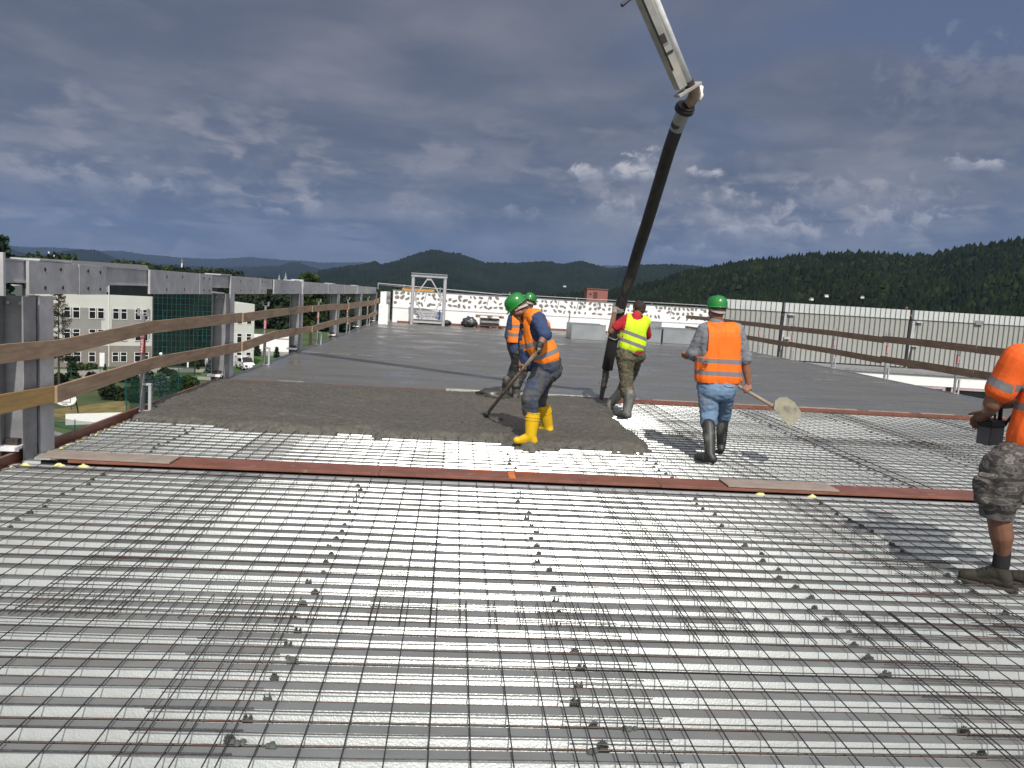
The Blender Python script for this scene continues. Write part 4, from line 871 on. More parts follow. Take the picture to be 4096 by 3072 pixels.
MB().prism([(xr-7, D+2, G), (xr+2, D+2, G), (xr+2, D+2, zt-12), (xr-2.5, D+2, zt-8.8), (xr-7, D+2, zt-12)], (0, 20, 0)).build('nave', mat('church_roof', (.12, .11, .11), .8), ch)
for x, y0, y1, lab in ((728, 1036, 1080, 'thin pale mast rising above the trees over the beam'), (195, 1006, 1035, 'thin white mast among the trees over the beam, left one'), (217, 1007, 1035, 'thin white mast among the trees over the beam, right one')):
    D = 420; d = ray(x, y0); mt = MB(); zt = H+d.z/d.y*D
    z = G; i = 0
    while z < zt: mt.tube([(0, 0, z), (0, 0, min(z+2.2, zt))], .34, 6, mi=i % 2); z += 2.2; i += 1
    o = mt.build('mast', [M_['bwhite'], mat('mast_red', (.35, .16, .10), .7)] if x == 728 else [M_['bwhite'], M_['bwhite']]); o.location = (d.x/d.y*D, D, 0); tag(o, lab, 'mast')
# lower left: courts, fence, walls
p = onz(262, 1700, G); q = onz(560, 1690, G)
o = MB().bar((p.x, p.y, G+.5), (q.x, q.y, G+.5), .1, 1.0).build('sports_board', M_['eps']); tag(o, 'long low white board wall of the sports court', 'board wall')
p = onz(263, 1680, G); bk = empty('basketball_stand', (p.x, p.y, G), .2, 'basketball backboard on a bent dark post', 'basketball hoop')
MB().tube([(.9, 1.0, 0), (.7, .7, 1.6), (.0, .05, 2.1)], .06, 8).build('post', M_['black'], bk); s_ = p.y/F
bb = MB().prism([(cos(a)*.95*(1 if abs(cos(a)) < .75 else .95), 0, 1.95+sin(a)*.62) for a in [2*pi*i/16 for i in range(16)]], (0, .05, 0)).build('backboard', M_['bwhite'], bk)
MB().box(-.42, .42, -.012, -.001, 1.65, 1.70).box(-.42, .42, -.012, -.001, 2.15, 2.2).box(-.42, -.37, -.012, -.001, 1.70, 2.15).box(.37, .42, -.012, -.001, 1.70, 2.15).build('target_square', M_['black'], bb)
MB().tube([(cos(a)*.22, -.3+sin(a)*.22, 1.55) for a in [2*pi*i/12 for i in range(13)]], .02, 5).build('hoop', mat('orange_hoop', (.4, .1, .03), .6), bk)
nm_ = mat('green_net', (.01, .09, .06), .9); nb = nm_.node_tree.nodes['Principled BSDF']; nb.inputs['Alpha'].default_value = .5
def fence(pts, h, lab, net=True, hgap=0):
    f = empty('court_fence', pts[0], 0, lab, 'fence'); o0 = V(pts[0])
    for i in range(len(pts)-1):
        a, b = V(pts[i])-o0, V(pts[i+1])-o0; n = max(1, int((b-a).length/4))
        if net: MB().quad(a+V((0, 0, hgap)), b+V((0, 0, hgap)), b+V((0, 0, h)), a+V((0, 0, h))).build('net', nm_, f)
        for k in range(n+1):
            c = a.lerp(b, k/n); MB().tube([c, c+V((0, 0, h+.1))], .04, 5).build('post', bpy.data.materials['teal_frame'], f)
fence([gpos(505, 1652), gpos(640, 1610), gpos(780, 1565)], 3.2, 'tall green net fence behind the slab edge')
fence([gpos(205, 1705), gpos(300, 1722), gpos(480, 1740)], .9, 'low green net along the court in front of the white board')
fence([gpos(285, 1640), gpos(500, 1622)], 4.2, 'thin posts of the court fence above the dry grass', net=False)
fence([gpos(200, 1492), gpos(400, 1498)], 1.0, 'thin green railing in front of the school wall', net=False)
yw = mat('yellow_render', (.50, .40, .19), .85, 0, .04, .6)
a, b = onz(205, 1745, -9.6), onz(345, 1790, -9.6); c = empty('yard_wall', a, 0, 'low yellow yard wall with a grey coping beside the yellow pole', 'wall'); bb_ = b-a
MB().bar(V((0, 0, -1.5)), bb_+V((0, 0, -1.5)), .3, 3.4).build('wall', yw, c); MB().bar(V((0, 0, .26)), bb_+V((0, 0, .26)), .5, .12).build('coping', M_['galvdark'], c)
p = onz(292, 1738, -9.5); MB().box(p.x-a.x-.5, p.x-a.x+.5, p.y-a.y-1.2, p.y-a.y-.6, -3, .25).build('pier', yw, c)
yb = empty('yellow_building', (0, 0, 0), 0, 'yellow building with a white band low at the left frame edge', 'building'); e = ony(120, 1650, 30)
MB().box(-30, e.x, 30, 31, G, -4.0).build('wall', yw, yb); z1, z2 = ony(20, 1690, 29.95).z, ony(20, 1720, 29.95).z; MB().box(-30, e.x+.05, 29.93, 29.999, z2, z1).build('white_band', M_['eps'], yb)
MB().box(-30, e.x+.1, 29.8, 31.2, -3.999, -3.8).build('roof', M_['ply'], yb)
rf = mat('red_roof', (.22, .045, .03), .8); o = MB().prism([(-60, 60, -9.0), (-60, 68, -7.0), (-60, 76, -9.0)], (21.6, 0, 0)).box(-60, -38.8, 60.5, 75.5, G, -9.02).build('red_roof_house', rf); tag(o, 'house with red tiled roof at the left frame edge below the boards', 'house')
# parked van
p = onz(978, 1478, G); vn = empty('parked_van', (p.x, p.y, G), -.95, 'white van with black markings parked on the lawn edge', 'van')
prof = [(-2.2, .35), (-2.2, 1.75), (-1.9, 2.0), (.7, 2.0), (1.45, 1.25), (2.15, 1.05), (2.25, .35)]
bd = MB().prism([(x, -.85, z) for x, z in prof], (0, 1.7, 0)).build('body', overlay(mat('white_car_paint', (.75, .75, .75), .3, coat=.5), (.015, .015, .015), 1.3, .56, .57), vn, bevel=.08)
MB().quad((.74, -.75, 1.97), (.74, .75, 1.97), (1.47, .8, 1.28), (1.47, -.8, 1.28)).box(-.2, .8, -.87, -.851, 1.3, 1.8).box(-.2, .8, .851, .87, 1.3, 1.8).build('window', M_['glass'], bd)
for x in (-1.4, 1.4):
    for y in (-.8, .8): w = MB().tube([(x, y-.1, .35), (x, y+.1, .35)], .34, 16).build('wheel', M_['black'], vn); MB().tube([(x, y-.11, .35), (x, y+.11, .35)], .18, 12).build('rim', M_['galv'], w)
for y in (-.6, .6): MB().box(2.2, 2.3, y-.18, y+.18, .7, .9).build('headlight', M_['glass'], vn)
# street lamps
for x, y, yt, lab in ((532, 1455, 1370, 'bent street lamp in front of the school'), (643, 1470, 1412, 'short globe lamp by the glass front'), (1058, 1395, 1351, 'globe lamp on the meadow beyond the white building'), (952, 1462, 1422, 'globe lamp beside the parked van')):
    p = gpos(x, y); h = hpx(x, y, yt); l_ = empty('street_lamp', p, 0, lab, 'street lamp')
    if 'bent' in lab: MB().tube([(0, 0, 0), (0, 0, h*.75), (-.2, 0, h*.93), (-.7, 0, h)], .05, 6).build('post', M_['galvdark'], l_); MB().box(-1.0, -.6, -.1, .1, h-.05, h+.05).build('lamp_head', M_['bwhite'], l_)
    else: MB().tube([(0, 0, 0), (0, 0, h-.3)], .04, 6).build('post', M_['galvdark'], l_); MB().lathe([(.01, h-.35), (.2, h-.28), (.26, h-.1), (.18, h+.05), (.01, h+.1)], n=12).build('lamp_head', M_['bwhite'], l_)

# ---------------------------------------------------------------- air
bm = bmesh.new(); bmesh.ops.create_cube(bm, size=1); me = bpy.data.meshes.new('haze'); bm.to_mesh(me); bm.free()
hm = bpy.data.materials.new('haze_air'); hm.use_nodes = True; n_ = hm.node_tree.nodes; n_.remove(n_['Principled BSDF']); pv_ = n_.new('ShaderNodeVolumePrincipled'); pv_.inputs['Color'].default_value = (.36, .56, 1, 1); pv_.inputs['Density'].default_value = 5.2e-5; pv_.inputs['Anisotropy'].default_value = .2
hm.node_tree.links.new(pv_.outputs[0], n_['Material Output'].inputs['Volume']); me.materials.append(hm)
o = bpy.data.objects.new('haze', me); C.objects.link(o); o.scale = (41000, 41000, 1300); o.location = (0, 0, 1300/2-14); o['kind'] = 'stuff'; o['label'] = 'bluish air between the camera and the far hills'
# ---------------------------------------------------------------- concrete pump boom and hose
HP = [(2739, 434, 9.95), (2715, 488, 10.1), (2677, 597, 10.45), (2645, 705, 10.75), (2612, 814, 11.05), (2586, 900, 11.28), (2553, 1000, 11.55), (2524, 1100, 11.8), (2490, 1196, 12.0), (2466, 1293, 12.15), (2445, 1389, 12.27), (2429, 1476, 12.35)]
hp = [ony(*p) for p in HP]
hz = empty('concrete_hose', hp[-1], 0, 'thick black concrete hose hanging down to the man in the yellow vest', 'hose')
def loc(pts, o): return [V(p)-V(o) for p in pts]
M_['hose'] = overlay(mat('hose_rubber', (.022, .022, .022), .5, 0, .3, 8, bump=.3, bscale=30), (.10, .09, .08), 3, .60, .72, (1, 1, .4))
M_['cream'] = overlay(overlay(mat('dirty_cream_paint', (.42, .40, .33), .55, 0, .1, 4), (.20, .13, .07), 5, .58, .70), (.30, .30, .28), 2, .5, .6, seed=5)
H0 = hp[-1]
MB().tube(loc(hp[1:], H0), [.086]*10+[.088], 20).build('rubber_hose', M_['hose'], hz, smooth=True)
MB().tube(loc([hp[0].lerp(hp[1], .2), hp[1].lerp(hp[2], .25)], H0), .089, 20).build('metal_sleeve', M_['curb'], hz)
d0 = (hp[0]-hp[1]).normalized(); 
MB().tube(loc([hp[0]-d0*.03, hp[0]+d0*.02], H0), .125, 20).tube(loc([hp[0]+d0*.021, hp[0]+d0*.05], H0), .11, 20).build('coupling', M_['black'], hz)
# boom
A0 = ony(2724, 352, 9.72); A1 = ony(2576, 0, 9.42); bd_ = (A1-A0).normalized(); A2 = A0+bd_*9.2; A3 = A2+V((-7, -1.5, -.6))
bm_ = empty('pump_boom', A0, 0, 'cream and white arm of a concrete pump reaching down from the top of the photo', 'pump boom')
sd_ = bd_.cross(fw).normalized(); dp = sd_.cross(bd_).normalized()
if sd_.dot(rt) < 0: sd_ = -sd_
def arm(a, b, w0, w1, dpt, name, m, par):
    mb = MB(); k = 0
    for p, w in ((a, w0), (b, w1)):
        for s in (-1, 1):
            for t in (-1, 1): mb.v.append(tuple(p-A0+sd_*s*w/2+dp*t*dpt/2))
    mb.f = [(0, 1, 3, 2), (4, 6, 7, 5), (0, 4, 5, 1), (2, 3, 7, 6), (0, 2, 6, 4), (1, 5, 7, 3)]; mb.mi = [0]*6
    return mb.build(name, m, par, bevel=.006)
am = arm(A0, A2, .11, .34, .16, 'arm', M_['cream'], bm_)
MB().obox((A0-A0)+bd_*.9-dp*.085, bd_*.35, sd_*.045, dp*.004).build('side_plate', mat('grey_patch', (.26, .26, .25), .7), am); MB().obox(bd_*1.9-dp*.085, bd_*.25, sd_*.05, dp*.004).build('side_plate', bpy.data.materials['grey_patch'], am)
MB().obox(bd_*.62-dp*.087, bd_*.055, sd_*.035, dp*.004).build('bracket', M_['rustbar'], am)
pp = [A0-A0+sd_*.115+bd_*.02, sd_*.125+bd_*1.2, sd_*.16+bd_*4, sd_*.24+bd_*9.1]
MB().tube(pp, .048, 16).build('delivery_pipe', M_['bwhite'], bm_, smooth=True)
MB().tube([sd_*.115+bd_*.02, sd_*.115-bd_*.05], .062, 14).tube([sd_*.118+bd_*4.02, sd_*.118+bd_*4.1], .062, 14).build('pipe_clamp', M_['rustbar'], bm_)
MB().obox(sd_*.07-bd_*.06, bd_*.018, sd_*.16, dp*.09).build('end_plate', M_['cream'], bm_, bevel=.004)
e0 = V((0, 0, 0))+sd_*.13-bd_*.07; e3 = hp[0]-A0+d0*.05
el = [ony(2757, 352, 9.74)-A0, ony(2768, 351, 9.76)-A0, ony(2778, 358, 9.78)-A0, ony(2780, 372, 9.82)-A0, ony(2773, 390, 9.86)-A0, ony(2762, 408, 9.90)-A0, e3]
MB().tube(el, [.050, .064, .070, .073, .073, .070, .068], 18).build('elbow_pipe', mat('dusty_elbow', (.30, .22, .16), .7, 0, .15, 8), bm_, smooth=True)
lump('plastic_wrap', *(ony(2801, 372, 9.9)), .035, .04, .095, M_['bwhite'], 'torn white plastic wrap flapping beside the boom elbow', 'plastic wrap', seed=21)
for o_s in (-.075, -.06): MB().tube([sd_*o_s*.6-dp*.088+bd_*.25, sd_*o_s*.9-dp*.09+bd_*2.2, sd_*o_s*1.5-dp*.09+bd_*5], .007, 6).build('hydraulic_line', M_['black'], am)
for t in (.45, 1.5, 2.4): MB().obox(bd_*t-dp*.086, bd_*.012, sd_*(.05+.012*t), dp*.006).build('weld_strip', M_['rustbar'], am)
MB().obox(bd_*1.25-dp*.083, bd_*.05, sd_*.02, dp*.003).build('paint_scrape', M_['rustbar'], am)
mb = MB(); A3l = A3-A0; mb.bar(A2-A0, A3l, .34, .4); mb.tube([A2-A0+V((0, .1, .3)), A3l+V((0, .1, .3))], .06, 10); mb.build('upper_arm', M_['cream'], bm_)
s0_, s1_ = ony(2487, 22, 9.3), ony(2545, -14, 9.35); o = MB().tube(loc([s0_, s0_.lerp(s1_, .5)+V((0, 0, .01)), s1_, A0+bd_*1.35], s0_), [.022, .014, .016, .016], 8).build('hanging_cable', M_['black'], origin=None); o.location = s0_; o.parent = None; tag(o, 'dark cable end sticking out left of the pump arm at the top edge', 'cable')
# falling concrete
cs = [(2426, 1472), (2420, 1515), (2414, 1545), (2409, 1572), (2404, 1600)]; cp_ = [ony(x, y, 12.37) for x, y in cs]
bm = bmesh.new(); mb = MB(); P = []; 
for i in range(25):
    t = i/24*4; k = min(3, int(t)); P.append(cp_[k].lerp(cp_[k+1], t-k)-cp_[-1]+V((.008*noise.noise(V((i*.9, 0, 0))), 0, 0)))
mb.tube(P, [.060-.030*i/24+.014*noise.noise(V((i*1.3, 5, 0))) for i in range(25)], 12)
for i in range(60):
    q = P[rnd.randrange(25)]+V((rnd.gauss(0, .03), rnd.gauss(0, .02), rnd.gauss(0, .01))); mb.lathe([(.001, -.012), (.012, 0), (.001, .012)], q, 6)
o = mb.build('concrete_stream', mat('wet_mix', (.05, .047, .042), .35, 0, .3, 20), smooth=True); o.location = cp_[-1]; tag(o, 'lumpy wet concrete pouring out of the hose end', 'concrete', kind='stuff')

# ---------------------------------------------------------------- people
def cap(mb, a, b, r0, r1=None, n=14, fl=1.0, ax=None):
    """tapered capsule; fl flattens it along ax"""
    r1 = r0 if r1 is None else r1; a, b = V(a), V(b); d = (b-a); Lg = d.length; d = d.normalized() if Lg > 1e-6 else V((0, 0, 1))
    if ax is None: p = d.orthogonal().normalized()
    else: p = (V(ax)-d*V(ax).dot(d)).normalized()
    q = d.cross(p); k = len(mb.v); rings = []
    for i in range(5): t = -pi/2+pi/2*i/4; rings.append((a+d*sin(t)*r0*.98, max(.0008, r0*cos(t))))
    for i in range(5): t = pi/2*i/4; rings.append((b+d*sin(t)*r1*.98, max(.0008, r1*cos(t))))
    for c, r in rings:
        for j in range(n): t = 2*pi*j/n; mb.v.append(tuple(c+p*cos(t)*r*fl+q*sin(t)*r))
    m = len(rings)
    for i in range(m-1):
        for j in range(n): mb.f.append((k+i*n+j, k+i*n+(j+1) % n, k+(i+1)*n+(j+1) % n, k+(i+1)*n+j))
    mb.f.append(tuple(k+j for j in reversed(range(n)))); mb.f.append(tuple(k+(m-1)*n+j for j in range(n)))
def chain(mb, pts, rs, **k):
    for i in range(len(pts)-1): cap(mb, pts[i], pts[i+1], rs[i], rs[i+1], **k)
def sculpt(name, mb, vox, m, parent, org, smooth=3, wrinkle=0, wfreq=14, wst=(1, 1, 1), cut=None, thick=0, band=None):
    me = bpy.data.meshes.new('tmp'); me.from_pydata(mb.v, [], mb.f); me.update()
    o = bpy.data.objects.new('tmp', me); C.objects.link(o)
    md = o.modifiers.new('r', 'REMESH'); md.mode = 'VOXEL'; md.voxel_size = vox
    if smooth: ms = o.modifiers.new('s', 'SMOOTH'); ms.factor = .5; ms.iterations = smooth
    dg = bpy.context.evaluated_depsgraph_get(); new = bpy.data.meshes.new_from_object(o.evaluated_get(dg)); bpy.data.objects.remove(o); bpy.data.meshes.remove(me)
    new.name = name; bm = bmesh.new(); bm.from_mesh(new); bm.normal_update()
    if wrinkle:
        for v in bm.verts:
            c = v.co; q = V((c.x*wst[0], c.y*wst[1], c.z*wst[2]))*wfreq
            w = (1-abs(noise.noise(q))*2.2)*.6+noise.noise(q*2.3+V((7, 1, 0)))*.5+noise.noise(q*.4)*.9
            v.co = c+v.normal*w*wrinkle
    if cut:
        dl = [f for f in bm.faces if cut(f.calc_center_median())]; bmesh.ops.delete(bm, geom=dl, context='FACES')
        loose = [v for v in bm.verts if not v.link_faces]; bmesh.ops.delete(bm, geom=loose, context='VERTS')
    if thick:
        bmesh.ops.solidify(bm, geom=bm.faces[:], thickness=-thick)
    bm.to_mesh(new); bm.free()
    if band:
        a = new.attributes.new('band', 'FLOAT', 'POINT'); a.data.foreach_set('value', [band(v.co) for v in new.vertices])
    for v in new.vertices: v.co -= V(org)
    new.materials.clear(); new.update()
    ob = link(name, new, m, parent, smooth=True); return ob
def vest_mat(name, col, bands, side=None):
    m = mat(name, col, .75, 0, .06, 9, bump=.25, bscale=60); nt = m.node_tree; n = nt.nodes; l = nt.links; b = n['Principled BSDF']
    at = n.new('ShaderNodeAttribute'); at.attribute_name = 'band'; src = b.inputs['Base Color'].links[0].from_socket; tot = None
    for lo, hi in bands:
        g = n.new('ShaderNodeMath'); g.operation = 'COMPARE'; l.new(at.outputs['Fac'], g.inputs[0]); g.inputs[1].default_value = (lo+hi)/2; g.inputs[2].default_value = (hi-lo)/2
        if tot is None: tot = g.outputs[0]
        else: s = n.new('ShaderNodeMath'); s.operation = 'MAXIMUM'; l.new(tot, s.inputs[0]); l.new(g.outputs[0], s.inputs[1]); tot = s.outputs[0]
    mx = n.new('ShaderNodeMix'); mx.data_type = 'RGBA'; l.new(tot, mx.inputs[0]); l.new(src, mx.inputs[6]); mx.inputs[7].default_value = (.20, .185, .19, 1); l.new(mx.outputs[2], b.inputs['Base Color'])
    return m
def camo(name, cols, scale=9, st=(1, 1, 1)):
    m = bpy.data.materials.new(name); m.use_nodes = True; nt = m.node_tree; n = nt.nodes; l = nt.links; b = n['Principled BSDF']; b.inputs['Roughness'].default_value = .85
    t = n.new('ShaderNodeTexCoord'); mp = n.new('ShaderNodeMapping'); mp.inputs['Scale'].default_value = st; l.new(t.outputs['Object'], mp.inputs[0]); ns = n.new('ShaderNodeTexNoise'); ns.inputs['Scale'].default_value = scale; ns.inputs['Detail'].default_value = 3; l.new(mp.outputs[0], ns.inputs['Vector'])
    r = n.new('ShaderNodeValToRGB'); r.color_ramp.interpolation = 'CONSTANT'; l.new(ns.outputs['Fac'], r.inputs[0]); e = r.color_ramp.elements; ps = [0, .43, .50, .57, .64][:len(cols)]
    while len(e) < len(cols): e.new(.5)
    for i, c in enumerate(cols): e[i].position = ps[i]; e[i].color = (*c, 1)
    l.new(r.outputs[0], b.inputs['Base Color']); return m
SK_ = mat('skin', (.24, .115, .07), .55, 0, .12, 30, bump=.1, bscale=200); SKD = mat('tanned_skin', (.19, .09, .055), .55, 0, .12, 30)
HG = mat('green_helmet', (.012, .19, .025), .25, coat=.5, var=.05); HO = mat('orange_helmet', (.60, .10, .02), .3, coat=.4, var=.05); BAND = mat('harness_strap', (.40, .38, .34), .7); HAIR = mat('brown_hair', (.03, .017, .012), .8, 0, .4, 60, bump=.6, bscale=150)
GREYH = mat('greying_hair', (.10, .07, .055), .8, 0, .3, 60)
def head(mb, c, fwd, upv, s=1.0, neck=None):
    f = V(fwd).normalized(); u = (V(upv)-f*V(upv).dot(f)).normalized(); r = f.cross(u); c = V(c)
    def P(a, b, d): return c+(f*a+u*b+r*d)*s
    cap(mb, P(-.025, .03, 0), P(.02, .035, 0), .083*s, .078*s)
    cap(mb, P(.02, .02, 0), P(.045, -.06, 0), .066*s, .045*s); cap(mb, P(.055, -.085, -.015), P(.055, -.085, .015), .028*s)
    cap(mb, P(.075, .03, 0), P(.105, -.015, 0), .012*s, .016*s); cap(mb, P(.072, .045, -.03), P(.072, .045, .03), .016*s)
    cap(mb, P(.085, -.045, -.016), P(.085, -.045, .016), .010*s)
    for k in (-1, 1): cap(mb, P(-.012, .025, .080*k), P(-.008, -.01, .076*k), .018*s, .012*s); cap(mb, P(.035, -.03, .045*k), P(-.0, -.05, .05*k), .03*s, .028*s)
    if neck is not None: cap(mb, P(-.02, -.03, 0), neck, .058*s, .065*s)
    return lambda a, b, d: P(a, b, d)
def helmet(parent, org, c, fwd, upv, m, s=1.0, strap=True):
    f = V(fwd).normalized(); u = (V(upv)-f*V(upv).dot(f)).normalized(); r = f.cross(u); c = V(c)+u*.006*s-V(org); mb = MB(); n = 32; prof = [(1.0, 0), (.995, .25), (.96, .48), (.86, .70), (.68, .87), (.42, .97), (.15, 1.0), (.01, 1.0)]
    k = 0
    for q, z in prof:
        for j in range(n):
            a = 2*pi*j/n; rg = 1+.03*max(0, cos(a*2))**8*(q < .95); mb.v.append(tuple(c+(f*cos(a)*.138*q+r*sin(a)*.118*q+u*(z*.135*rg+.012))*s))
    for i in range(len(prof)-1):
        for j in range(n): mb.f.append((i*n+j, i*n+(j+1) % n, (i+1)*n+(j+1) % n, (i+1)*n+j)); mb.mi.append(0)
    sh = mb.build('helmet', m, parent, smooth=True)
    rb_ = MB()
    for q, z in ((.98, .014), (1.06, .004), (1.09, -.004), (1.06, -.004), (.98, .006)):
        for j in range(n):
            a = 2*pi*j/n; ex = 1+.22*max(0, cos(a))**2*(q > 1.0)*(q-.98)/.11; rb_.v.append(tuple(c+(f*cos(a)*.138*q*ex+r*sin(a)*.118*q+u*(z-.012*max(0, cos(a))*(q > 1)))*s))
    for i in range(4):
        for j in range(n): rb_.f.append((i*n+j, i*n+(j+1) % n, (i+1)*n+(j+1) % n, (i+1)*n+j)); rb_.mi.append(0)
    rb_.build('brim', m, sh, smooth=True)
    g = MB(); g.tube([c+(f*t*.118+u*(.017+.132*sqrt(max(0, 1-t*t))))*s for t in [i/8 for i in range(-7, 8)]], .007*s, 6); g.build('ridge', m, sh, smooth=True)
    if strap:
        g = MB(); pts = [c+(f*cos(a)*.118+r*sin(a)*.102+u*(-.030-.034*max(0, -cos(a))))*s for a in [pi*.38+i*pi*1.24/14 for i in range(15)]]
        for w in (0, ):
            kk = len(g.v)
            for p in pts: g.v += [tuple(p+u*.014*s), tuple(p-u*.014*s)]
            for i in range(14): g.f.append((kk+2*i, kk+2*i+1, kk+2*i+3, kk+2*i+2)); g.mi.append(0)
        g.build('head_strap', BAND, sh, smooth=True)
    return sh
def grip(mb, wrist, c, axis, rs, s=1.0, side=1, r_=.0088, arc=None, mirror=1):
    """hand closed round a bar through c: palm, four unequal fingers curling round, thumb the other way"""
    ax = V(axis).normalized(); c = V(c); w = V(wrist); u = (w-c); u = (u-ax*u.dot(ax)).normalized(); v = ax.cross(u)*mirror; R_ = rs+r_*1.05
    kn = []
    for i, off in enumerate((-.031, -.010, .011, .031)):
        k = c+ax*off*s*side+u*(rs+.016)*s; kn.append(k); cap(mb, w+ax*off*.5*side, k, .017*s, .014*s)
    cap(mb, kn[0], kn[3], .015*s)
    Ls = (.078, .088, .083, .066)
    for i, off in enumerate((.031, .011, -.010, -.031)):
        tot = (arc or Ls[i]/R_); tot = min(tot*(.9+.07*(i % 3)), 3.6); pr = None; a0 = .25
        for q in range(5):
            a = a0+tot*q/4; rr = R_+.012*(1-q/4)*.6; p = c+ax*(off+.002*q*(1 if i > 1 else -1))*s*side+(u*cos(a)+v*sin(a))*rr
            if pr is not None: cap(mb, pr, p, r_*(1.08-.05*q)*s, r_*(1.04-.06*q)*s, n=10)
            pr = p
    th = w+(kn[0]-w)*.35-v*.012; pr = th; Rt = rs+.010
    for q, (a, o2) in enumerate(((-.35, .036), (-.95, .030), (-1.6, .022))):
        p = c+ax*o2*s*side+(u*cos(a)+v*sin(a))*Rt; cap(mb, pr, p, .0125*s-.001*q, .0105*s-.001*q, n=10); pr = p
def boot(mb, ankle, top, foot_dir, r_top=.075, r_an=.058, sole=-.10, Lf=.19):
    """welly: shaft from top to ankle, foot along foot_dir"""
    d = V((foot_dir[0], foot_dir[1], 0)).normalized(); a = V(ankle)
    chain(mb, [top, V(top).lerp(a, .5), a], [r_top, (r_top+r_an)/2+.004, r_an])
    heel = a+V((0, 0, sole+.045))-d*.035; toe = a+d*Lf*.78+V((0, 0, sole+.038))
    cap(mb, a, heel, r_an, .046); cap(mb, a+V((0, 0, -.01)), a+d*Lf*.5+V((0, 0, sole+.05)), r_an*.95, .046); cap(mb, heel, toe, .045, .042)
def sole_mesh(ankle, foot_dir, sole, Lf, org):
    d = V((foot_dir[0], foot_dir[1], 0)).normalized(); r = V((-d.y, d.x, 0)); a = V(ankle)-V(org); pts = []
    for t, w in ((-.082, .02), (-.085, .036), (-.04, .042), (.03, .036), (.09, .046), (.13, .044), (.165, .026), (.172, .0)): pts.append((t, w))
    poly = [a+d*t*Lf/.19+r*w+V((0, 0, sole-.004)) for t, w in pts]+[a+d*t*Lf/.19-r*w+V((0, 0, sole-.004)) for t, w in reversed(pts[:-1])]
    return MB().prism(poly, (0, 0, .022))

ORANGE = (.85, .17, .012)
mud = (.10, .09, .075)
# --- A: man in yellow boots, bent over a rake
oA = V((.98, 8.7, .05)); fA = empty('person', oA, 0, 'man in green helmet, orange vest, jeans and yellow boots bending over a concrete rake', 'person')
hd = ony(2072, 1232, 8.62); nk = ony(2126, 1262, 8.66); shN, shF = ony(2152, 1278, 8.40), ony(2112, 1272, 8.86); elN, wrN = ony(2182, 1338, 8.20), ony(2157, 1386, 8.14); elF, wrF = ony(2094, 1392, 8.78), ony(2084, 1462, 8.62)
hipN, hipF = ony(2178, 1470, 8.55), ony(2190, 1464, 8.82); knN, knF = ony(2118, 1597, 8.42), ony(2160, 1570, 9.0); anN, anF = V((.875, 8.36, .13)), V((1.145, 9.08, .13))
toolT, toolB = ony(2156, 1396, 8.12), onz(1944, 1660, .10); taxis = (toolB-toolT).normalized()
gN = toolT+taxis*.10; fN = (gN-toolT).dot(taxis)
def near(p, a, b): t = (p-a).dot((b-a).normalized()); return a+(b-a).normalized()*t
gF = near(ony(2074, 1492, 8.55), toolT, toolB); gN = near(ony(2146, 1409, 8.15), toolT, toolB)
b = MB(); P = head(b, hd, (-.72, .25, -.65), (-.55, 0, .80), 1.03, nk)
cap(b, nk, ony(2165, 1330, 8.65), .07, .11); cap(b, ony(2165, 1330, 8.65), ony(2190, 1450, 8.68), .11, .12)
chain(b, [shN, elN, wrN], [.05, .047, .031]); chain(b, [shF, elF, wrF], [.05, .044, .030]); chain(b, [hipN, knN, anN], [.07, .05, .035]); chain(b, [hipF, knF, anF], [.07, .05, .035])
grip(b, wrF, gF, taxis, .018, 1.05, side=1)
grip(b, wrN, gN, taxis, .018, .85, side=-1)
sculpt('body', b, .0055, SK_, fA, oA, smooth=2)
for k in (-1, 1): MB().lathe([(.001, -.011), (.011, 0), (.001, .011)], P(.082, .028, .03*k)-oA, 10).build('eye', M_['black'], fA, smooth=True)
b = MB(); cap(b, P(-.035, .02, 0), P(.0, .02, 0), .087, .084); cap(b, P(-.07, -.03, 0), P(-.06, .0, 0), .045)
sculpt('hair', b, .008, GREYH, fA, oA, wrinkle=.002, wfreq=60, cut=lambda p: (p-hd).dot(V((-.72, .25, -.65)).normalized()) > .02)
b = MB()
for q, rr in ((8.53, 0), (8.77, 0)):
    cap(b, ony(2140, 1300, q), ony(2160, 1380, q), .108, .138); cap(b, ony(2160, 1380, q), ony(2180, 1450, q), .138, .132)
cap(b, ony(2120, 1350, 8.65), ony(2125, 1440, 8.65), .13, .13); cap(b, nk+V((.02, 0, -.02)), ony(2150, 1310, 8.65), .085, .13); cap(b, shN, shF, .085, .085)
chain(b, [shN, elN], [.082, .068]); chain(b, [shF, elF.lerp(shF, .1)], [.08, .066])
cap(b, ony(2188, 1435, 8.57), ony(2188, 1435, 8.76), .125)
sculpt('shirt', b, .010, mat('blue_shirt', (.030, .055, .13), .85, 0, .12, 12), fA, oA, wrinkle=.009, wfreq=11, wst=(1, 1, 1.8), smooth=3)
spA, spB = ony(2190, 1440, 8.65), ony(2130, 1262, 8.65); sax = (spB-spA).normalized()
b = MB()
for q in (8.52, 8.78):
    cap(b, ony(2138, 1298, q), ony(2162, 1380, q), .122, .152); cap(b, ony(2162, 1380, q), ony(2184, 1425, q), .152, .148)
cap(b, ony(2128, 1350, 8.65), ony(2132, 1400, 8.65), .145, .14); cap(b, nk+V((.03, 0, -.03)), ony(2150, 1310, 8.65), .10, .14); cap(b, shN+V((-.02, .05, .012)), shF+V((-.02, -.05, .012)), .098)
armh = ony(2134, 1290, 8.32)
